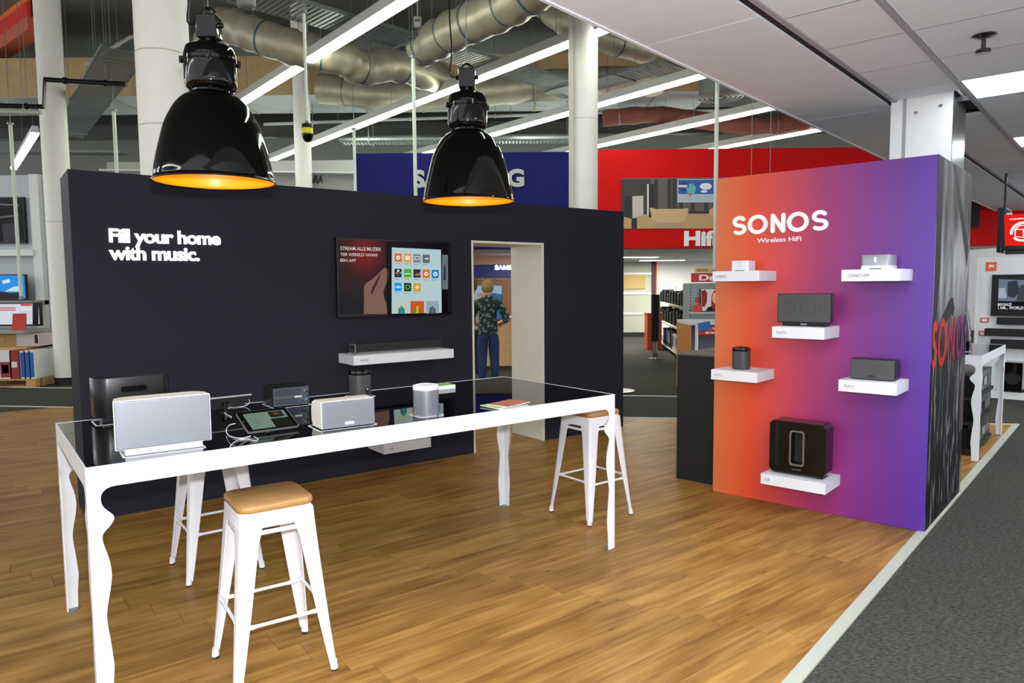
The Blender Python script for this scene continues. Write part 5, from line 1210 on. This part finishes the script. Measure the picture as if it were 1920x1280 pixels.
    skin_body([g(tt, .0), g([tt[4]] + half(ar), .014), g([tt[4]] + half(al_), .014)], 'blouse', top_m, t)
    hp = [('wst', (0, 0, 1.03), (.13, .1)), ('hip', (0, 0, .90), (.165, .135))]
    skin_body([g(hp + legl[:4], .026), g(hp + legr[:4], .026)], 'trousers', leg_m, t)
    for s in (-1, 1): MB().tube([H((s * .11, -.06, .035)), H((s * .113, -.02, .045)), H((s * .12, .08, .035)), H((s * .125, .16, .025))], [.03 * k, .042 * k, .04 * k, .024 * k], 12).build('shoe', black_plastic, t, smooth=60)
    mb = MB(); n = 20; vs = []; fs = []; rows = 12
    for i in range(rows + 1):
        th = pi * .74 * i / rows
        for j in range(n):
            ph = 2 * pi * j / n; r = .112 + .006 * sin(5 * ph + 3 * i); front = max(0, sin(ph))
            zc = cos(min(th, pi * (.74 - .36 * front)))
            rr = sin(min(th, pi * (.74 - .36 * front)))
            vs.append(H((r * .92 * rr * cos(ph), .012 + r * 1.02 * rr * sin(ph), 1.652 + .122 * zc)))
    for i in range(rows):
        for j in range(n): fs.append((i * n + j, i * n + (j + 1) % n, (i + 1) * n + (j + 1) % n, (i + 1) * n + j))
    mb.add(vs, fs); mb.build('hair', hair_m, t, smooth=60)
    for s in (-1, 1): MB().lathe([(0, -.008), (.018, -.004), (.022, .004), (0, .008)], 10).xf(Matrix.Translation(H((s * .09, .02, 1.63))) @ Matrix.Rotation(pi / 2, 4, 'Y')).build('ear', skin_m, body)
    for s in (-1, 1): MB().lathe([(0, -.01), (.01, -.006), (.012, 0), (.01, .006), (0, .01)], 8, H((s * .032, .098, 1.645))).build('eye', print_white, body); MB().lathe([(0, -.005), (.005, 0), (0, .005)], 8, H((s * .032, .109, 1.645))).build('pupil', black_gloss, body)
    MB().tube([H((0, .1, 1.645)), H((0, .122, 1.608)), H((0, .1, 1.6))], [.008, .014, .008], 8).build('nose', skin_m, body)
    MB().tube([H((-.022, .1, 1.575)), H((0, .106, 1.573)), H((.022, .1, 1.575))], [.004, .008, .004], 8).build('mouth', mat('lips', (170, 84, 78), .5), body)
    return t
jeans = mat('blue_jeans', (28, 48, 92), .8, noise=(60, .25)); hair_b = mat('blond_hair', (150, 118, 68), .6, noise=(40, .4))
pw_ = aty(915, 600, 11.6)
person(pw_.x, 11.6, .1, 'woman with short blond hair in a green patterned blouse and jeans, seen from behind', blouse_mat(), jeans, hair_b, .985)
pw2 = aty(885, 600, 12.3)
person(pw2.x, 12.3, .1, 'person in a pale top and dark trousers, half hidden by the doorway edge', mat('pale_top', (176, 176, 168), .8), mat('dark_trousers', (26, 26, 30), .8), mat('brown_hair', (70, 48, 34), .6), 1.0, 'down')

# ------------------------------------------------------------------ left: television wall and boxes
YL = 14.
t = sroot('wall_back_left', 'white shop wall with televisions at the far left', W, 0, YL, 0)
MB().box(-13, -8.75, 0, .2, 0, 3.85).build('panel', mat('tv_wall', (186, 192, 200), .6), t, smooth=0)
MB().box(-9.22, -9.05, -.12, 0, 0, 3.85).build('upright_fin', white_wall, t, smooth=0); MB().box(-13, -9.2, -.16, 0, 2.30, 2.42).build('ledge', white_wall, t, smooth=0); MB().box(-13, -9.05, -.5, 0, 1.36, 1.44).build('ledge', mat('ledge_grey', (150, 148, 140), .5), t, smooth=0)
def lz(u, v, Y): p = aty(u, v, Y); return p.x, p.z
def simple_tv(u0, u1, v0, v1, Y, lab, shapes, base=(20, 20, 22), es=.9):
    t = thing('television', lab, 'television', W, 0, Y, 0)
    a_, b_ = lz(u0, v1, Y), lz(u1, v0, Y); MB().box(a_[0], b_[0], 0, .07, a_[1], b_[1]).build('housing', black_plastic, t, smooth=0)
    MB().box(a_[0] + .02, b_[0] - .02, -.002, 0, a_[1] + .03, b_[1] - .02).build('screen', screen('tvl_%02x%02x%02x' % base, base, es), t, smooth=0)
    for d, (pts, rgb) in enumerate(shapes): MB().prism([lz(u, v, Y) for u, v in pts], -.004 - d * .002, -.0025 - d * .002, 'y').build('screen_shape', screen('tvl_%02x%02x%02x' % rgb, rgb, es), t, smooth=0)
simple_tv(-70, 43, 369, 457, YL - .09, 'dark television high on the wall at the far left', [([(-60, 388), (-20, 380), (36, 384), (36, 386), (-20, 383), (-60, 391)], (110, 110, 112)), ([(-60, 412), (36, 402), (36, 405), (-60, 416)], (92, 92, 94)), ([(4, 420), (30, 418), (32, 452), (8, 454)], (56, 56, 60))], (22, 22, 26))
simple_tv(-90, 47, 514, 563, YL - .3, 'television showing a blue sky at the far left', [([(-80, 545), (0, 546), (20, 549), (43, 547), (43, 560), (-80, 560)], (40, 36, 40)), ([(4, 526), (18, 523), (20, 529), (6, 532)], (210, 226, 236)), ([(24, 538), (43, 534), (43, 546), (10, 546)], (190, 220, 230))], (40, 140, 220), 1.)
YM = YL - 1.2
simple_tv(-70, 74, 567, 612, YM, 'wide monitor with red text under the blue sky television', [([(-60, 571), (37, 571), (37, 607), (-60, 607)], (214, 222, 230)), ([(39, 570), (60, 570), (60, 573), (39, 573)], (206, 50, 60)), ([(39, 576), (60, 576), (60, 582), (39, 582)], (226, 230, 236)), ([(-10, 576), (30, 576), (30, 578), (-10, 578)], (200, 70, 80)), ([(-10, 580), (30, 580), (30, 582), (-10, 582)], (200, 70, 80)), ([(62, 569), (73, 569), (73, 609), (62, 609)], (30, 26, 26))], (206, 214, 222))
t = thing('display_table', 'low display shelf of the far left with price card and boxes on it', 'table', W, 0, YM, 0)
zt = lz(40, 618, YM - .2)[1]; zl = lz(40, 648, YM - .2)[1]
xl, xr = lz(-90, 618, YM)[0], lz(80, 618, YM)[0]
MB().box(xl, xr, -.5, .3, zt - .05, zt).build('top_board', mat('ledge_grey', (150, 148, 140), .5), t, smooth=0); MB().box(xl, xr, -.45, .3, zl - .04, zl).build('lower_board', pale_wood, t, smooth=0)
for u in (14, 38): x = lz(u, 640, YM - .4)[0]; MB().box(x - .03, x + .03, -.06, .0, 0, zt - .05).build('leg', steel, t, smooth=0)
MB().box(xr - .06, xr, -.06, .3, 0, zt - .05).build('leg', steel, t, smooth=0)
a_ = lz(37, 617, YM - .3); o = MB().prism([(-.13, 0), (.11, 0), (.13, .29), (-.1, .29)], -.01, .01, 'y').build('price_card', red_card, None, (a_[0], YM - .3, zt)); tag(o, 'red price card standing before the wide monitor at the far left', 'card')
def crate(u0, u1, v0, v1, Y, z0, lab, base, prints, grp='product boxes at the far left', dep=.5):
    a_, b_ = lz(u0, v1, Y), lz(u1, v0, Y); h = b_[1] - a_[1]
    t = thing('product_box', lab, 'box', W, (a_[0] + b_[0]) / 2, Y, z0, 0, grp); w = b_[0] - a_[0]
    MB().box(-w / 2, w / 2, 0, dep, 0, h).build('carton', base, t, smooth=0)
    for (x0, x1, y0, y1), m_ in prints: MB().box(-w / 2 + w * x0, -w / 2 + w * x1, -.002, 0, h * y0, h * y1).build('printed_panel', m_, t, smooth=0)
bw = white_wall; br = mat('box_red', (150, 40, 42), .6); bb = mat('box_blue', (36, 92, 166), .6); bl = mat('box_lilac', (206, 190, 196), .7)
crate(-30, 8, 622, 647, YM - .3, zl, 'brown carton on the lower board at the far left', cardboard, [((.1, .9, .4, .6), pale_wood)], dep=.4)
crate(10, 29, 622, 646, YM - .3, zl, 'second brown carton, right of the first at the far left', cardboard, [((.1, .9, .7, .8), pale_wood)], dep=.4)
crate(31, 72, 622, 646, YM - .3, zl, 'long pale pink carton on the lower board beside the thin column', bl, [((.82, .96, .2, .9), print_black)], dep=.4)
YP = YM - .72; zp = .14
crate(-24, 19, 653, 706, YP, zp, 'white product box with a red frame on the pallet', bw, [((.55, .95, .05, .6), br), ((.62, .88, .2, .5), bw)])
crate(20, 36, 653, 706, YP, zp, 'red product box beside the white one on the pallet', br, [((.15, .7, .4, .6), bw)])
for k, (u0, w_) in enumerate(((37.5, 'left'), (46.5, 'middle'), (55.5, 'right'))): crate(u0, u0 + 8.6, 654, 706, YP, zp, 'slim blue and white product box on the pallet, %s one of three' % w_, bw, [((.22, .82, .05, .95), bb)])
crate(65, 84, 652, 716, YP + .3, 0, 'tall white product box with a blue oval, right of the pallet', bw, [((.35, .75, .05, .62), bb)])
p_ = lz(73, 660, YP + .295); o = MB().prism(ell(0, 0, .09, .035), -.003, 0, 'y').xf(Matrix.Rotation(-.15, 4, 'Y')).build('oval_sticker', bb, None, (p_[0] + .02, YP + .298, p_[1])); tag(o, 'blue oval mark on the tall white box at the far left', 'sticker')
t = thing('pallet', 'pale wooden pallet under the boxes at the far left', 'pallet', W, lz(70, 715, YP)[0], YP - .05, 0)
for y in (0, .2, .4): MB().box(-1.5, 0, y, y + .12, .115, .138).build('deck_board', pale_wood, t, smooth=0)
for x in (-1.5, -.8, -.16):
    for y in (0, .2, .4): MB().box(x, x + .16, y, y + .12, .02, .115).build('block', pale_wood, t, smooth=0)
for y in (0, .2, .4): MB().box(-1.5, 0, y, y + .12, 0, .02).build('bottom_board', pale_wood, t, smooth=0)

# ------------------------------------------------------------------ right: second table, white product wall, screen
t2 = wavy_table(S, .92, 2.39, .52, 1.5, .975, 'second white table with wavy legs and glass top, behind the colour wall')
t = thing('curved_speaker', 'black curved speaker standing on the second wavy table', 'speaker', S, 1.18, 2.66, .9735)
MB().loft([[(x * s, y * s, z) for x, y in rrect(-.13, .13, -.1, .1, .05, 5)] for s, z in ((.95, 0), (1, .02), (.92, .2), (.7, .4), (.45, .47))]).build('cabinet', black_gloss, t, smooth=60)
MB().ring(rrect(-.132, .132, -.102, .102, .05), rrect(-.124, .124, -.094, .094, .045), .012, .02).build('trim_ring', chrome, t, smooth=40)
t = thing('sound_rack', 'black hifi rack standing under the second wavy table', 'rack', S, .96, 2.62, 0)
for i, z in enumerate((.06, .32, .56)):
    MB().box(0, .4, 0, 1.0, z, z + .2).build('device', black_plastic, t, bevel=.006); MB().box(.4, .408, .3, .42, z + .03, z + .17).build('metal_trim', steel, t, smooth=0); MB().box(.4, .405, .5, .9, z + .06, z + .14).build('display', black_gloss, t, smooth=0)
    MB().box(-.02, .42, -.02, 1.02, z - .03, z).build('rack_shelf', black_matt, t, smooth=0)
for x, y in ((0, 0), (.36, 0), (0, .96), (.36, .96)): MB().box(x, x + .04, y, y + .04, 0, .6).build('rack_post', black_matt, t, smooth=0)
JB = 7.01
def jb(u, v, b=JB): p = S.onb(u, v, b); return p[0], p[2]
t = thing('product_display', 'white product wall with an orange square badge at the right edge', 'display wall', S, 0, JB, 0)
x0, zt = jb(1833, 483); MB().box(x0, 2.4, 0, .25, .0, zt).build('panel', mat('product_white', (226, 228, 232), .5), t, smooth=0)
MB().box(x0, 2.4, -.25, 0, 0, .1).build('plinth', white_wall, t, smooth=0); MB().box(x0, x0 + .05, -.03, 0, .1, zt).build('edge_trim', white_wall, t, smooth=0)
a_, b_ = jb(1848, 508), jb(1869, 491); MB().box(a_[0], b_[0], -.012, 0, a_[1], b_[1]).build('badge', mat('badge_orange', (226, 96, 40), .5), t, smooth=0)
a_, b_ = jb(1853, 502.5), jb(1866, 496); text('lettering', 'JBL', print_white, t, a_[0], b_[0], a_[1], b_[1], -.0125, bold=.04, depth=.002, split=True)
t = thing('television', 'black television showing a grey film scene on the white product wall', 'television', S, 0, JB - .06, 0)
a_, b_ = jb(1857, 592, JB - .06), jb(1990, 513, JB - .06); MB().box(a_[0], b_[0], 0, .06, a_[1], b_[1]).build('housing', black_plastic, t, smooth=0)
def J4(pts, rgb, d): MB().prism([jb(1800 + x / 3.367, 380 + y / 3.367, JB - .062) for x, y in pts], -.003 - d * .0015, -.0016 - d * .0015, 'y').build('screen_shape', screen('tvj_%02x%02x%02x' % rgb, rgb, .85), t, smooth=0)
J4([(240, 480), (600, 480), (600, 672), (236, 672)], (10, 10, 14), 0); J4([(244, 482), (600, 490), (600, 626), (240, 620)], (112, 120, 140), 1); J4([(300, 500), (360, 490), (380, 560), (340, 600), (300, 590)], (52, 56, 70), 2); J4([(244, 540), (284, 536), (296, 600), (242, 604)], (170, 178, 190), 2); J4([(366, 560), (385, 520), (410, 515), (440, 560), (450, 622), (356, 620)], (66, 68, 78), 3)
a_, b_ = jb(1871, 572, JB - .062), jb(1897, 568, JB - .062)
for s_, (xa, ya), (xb, yb) in (('BEYONC\u00c9', (238, 650), (326, 630)), ('I AM... WORLD TOUR', (240, 671), (480, 655))):
    a_, b_ = jb(1800 + xa / 3.367, 380 + ya / 3.367, JB - .062), jb(1800 + xb / 3.367, 380 + yb / 3.367, JB - .062); text('screen_lettering', s_, screen('tvj_white', (220, 224, 228), .9), t, a_[0], b_[0], a_[1], b_[1], -.0045, bold=.03, depth=.0006)
for i, (u0, v0, v1, lab) in enumerate(((1868, 597, 608, 'topmost of three black soundbars under the film scene television'), (1845, 619, 629, 'middle of three black soundbars on the white product wall'), (1856, 640, 652, 'lowest of three black soundbars, just above the second table'))):
    a_, b_ = jb(u0, v1, JB - .1), jb(1980, v0, JB - .1); t = thing('soundbar', lab, 'soundbar', S, a_[0], JB, a_[1])
    MB().box(0, b_[0] - a_[0], -.1, 0, 0, b_[1] - a_[1]).build('housing', black_plastic, t, bevel=.012); MB().box(.01, b_[0] - a_[0] - .01, -.103, -.099, .01, b_[1] - a_[1] - .012).build('front_cloth', black_matt, t, smooth=0)
for u, v, lab in ((1846, 600, 'small red framed tag left of the topmost soundbar'), (1843, 625, 'small red framed tag left of the middle soundbar')):
    a_ = jb(u, v, JB - .01); t = thing('price_tag', lab, 'card', S, a_[0], JB, a_[1]); MB().box(-.05, .05, -.01, 0, -.035, .035).build('frame', red_card, t, smooth=0); MB().box(-.035, .035, -.012, -.01, -.022, .022).build('paper', white_wall, t, smooth=0)
a_, b_ = jb(1880, 730, JB - .3), jb(1918, 683, JB - .3); t = thing('subwoofer', 'black subwoofer on the plinth of the white product wall', 'subwoofer', S, (a_[0] + b_[0]) / 2, JB - .13, .1); wS = b_[0] - a_[0]
MB().box(-wS / 2, wS / 2, -.16, .12, 0.03, .42).build('cabinet', black_gloss, t, bevel=.01); MB().lathe([(.09, 0), (.085, .01), (.05, -.01), (0, .0)], 24).xf(Matrix.Translation((0, -.162, .2)) @ Matrix.Rotation(pi / 2, 4, 'X')).build('driver', rubber, t)
for x in (-.1, .1): MB().box(x - .02, x + .02, -.1, .1, 0, .032).build('foot', rubber, t, smooth=0)
mb_ = 4.4
def mz(u, v, b=mb_): p = S.onb(u, v, b); return p[0], p[2]
t = thing('hanging_monitor', 'red advertising monitor hanging from the ceiling at the right edge', 'monitor', S, 0, mb_, 0)
a_, b_ = mz(1876, 470), mz(1985, 397)
MB().box(a_[0], b_[0], 0, .09, a_[1], b_[1]).build('bezel', black_plastic, t, bevel=.01); MB().box(a_[0] + .04, b_[0] - .04, .02, .16, a_[1] - .04, a_[1] + .02).build('foot_rail', black_plastic, t, smooth=0)
def M4(pts, rgb, d, nm='screen_shape'): MB().prism([mz(1840 + x / 12.8, 380 + y / 12.8) for x, y in pts], -.002 - d * .0015, -.001 - d * .0015, 'y').build(nm, screen('mon_%02x%02x%02x' % rgb, rgb, .95), t, smooth=0)
M4([(545, 285), (1700, 230), (1700, 1030), (570, 1030)], (236, 18, 10), 0)
a_, b_ = mz(1840 + 670 / 12.8, 380 + 415 / 12.8), mz(1840 + 1450 / 12.8, 380 + 335 / 12.8); text('screen_lettering', 'OMRUILEN', screen('mon_white', (250, 236, 232), 1.), t, a_[0], b_[0], a_[1], b_[1], -.004, bold=.04, depth=.0006, shear=.1)
def mr(pts, w): ribbon([mz(1840 + x / 12.8, 380 + y / 12.8) for x, y in pts], w, -.0055, -.004).build('screen_symbol', MATS['mon_white'], t, smooth=0)
mr([(720 + 310 - 310 * cos(radians(a)), 740 - 265 * sin(radians(a))) for a in range(0, 120, 12)], .028); mr([(800, 850), (880, 895), (1000, 905), (1150, 880), (1250, 800)], .026)
for pl_ in ([(810, 640), (1010, 640), (1010, 830), (815, 810), (810, 640)], [(810, 640), (920, 545), (1150, 545), (1010, 640)], [(1150, 545), (1150, 720), (1010, 830)]): mr(pl_, .014)
for x in (.3, .6): MB().tube([(a_[0] + x, .05, b_[1]), (a_[0] + x, .05, CZ)], .012, 8).build('drop_rod', black_plastic, t)
p_ = S.onb(1866, 432, mb_ + .5); t = thing('hanging_monitor', 'second black monitor hanging behind the red one, seen edge on', 'monitor', S, p_[0] + .06, mb_ + .5, p_[2])
MB().box(-.04, .04, -.02, .5, -.26, .26).build('bezel', black_plastic, t, bevel=.01); MB().box(.04, .044, .0, .48, -.24, .24).build('screen', black_gloss, t, smooth=0); MB().tube([(0, .2, .26), (0, .2, CZ - p_[2])], .012, 8).build('drop_rod', black_plastic, t)
p_ = aty(1831, 402, 12.7); t = thing('wall_speaker', 'small black speaker fixed high on the red wall at the right', 'speaker', W, p_.x, 12.75, p_.z)
MB().box(-.1, .1, 0, .25, -.22, .22).build('cabinet', black_plastic, t, bevel=.01); MB().box(-.085, .085, -.006, 0, -.2, .2).build('grille', black_matt, t, smooth=0)
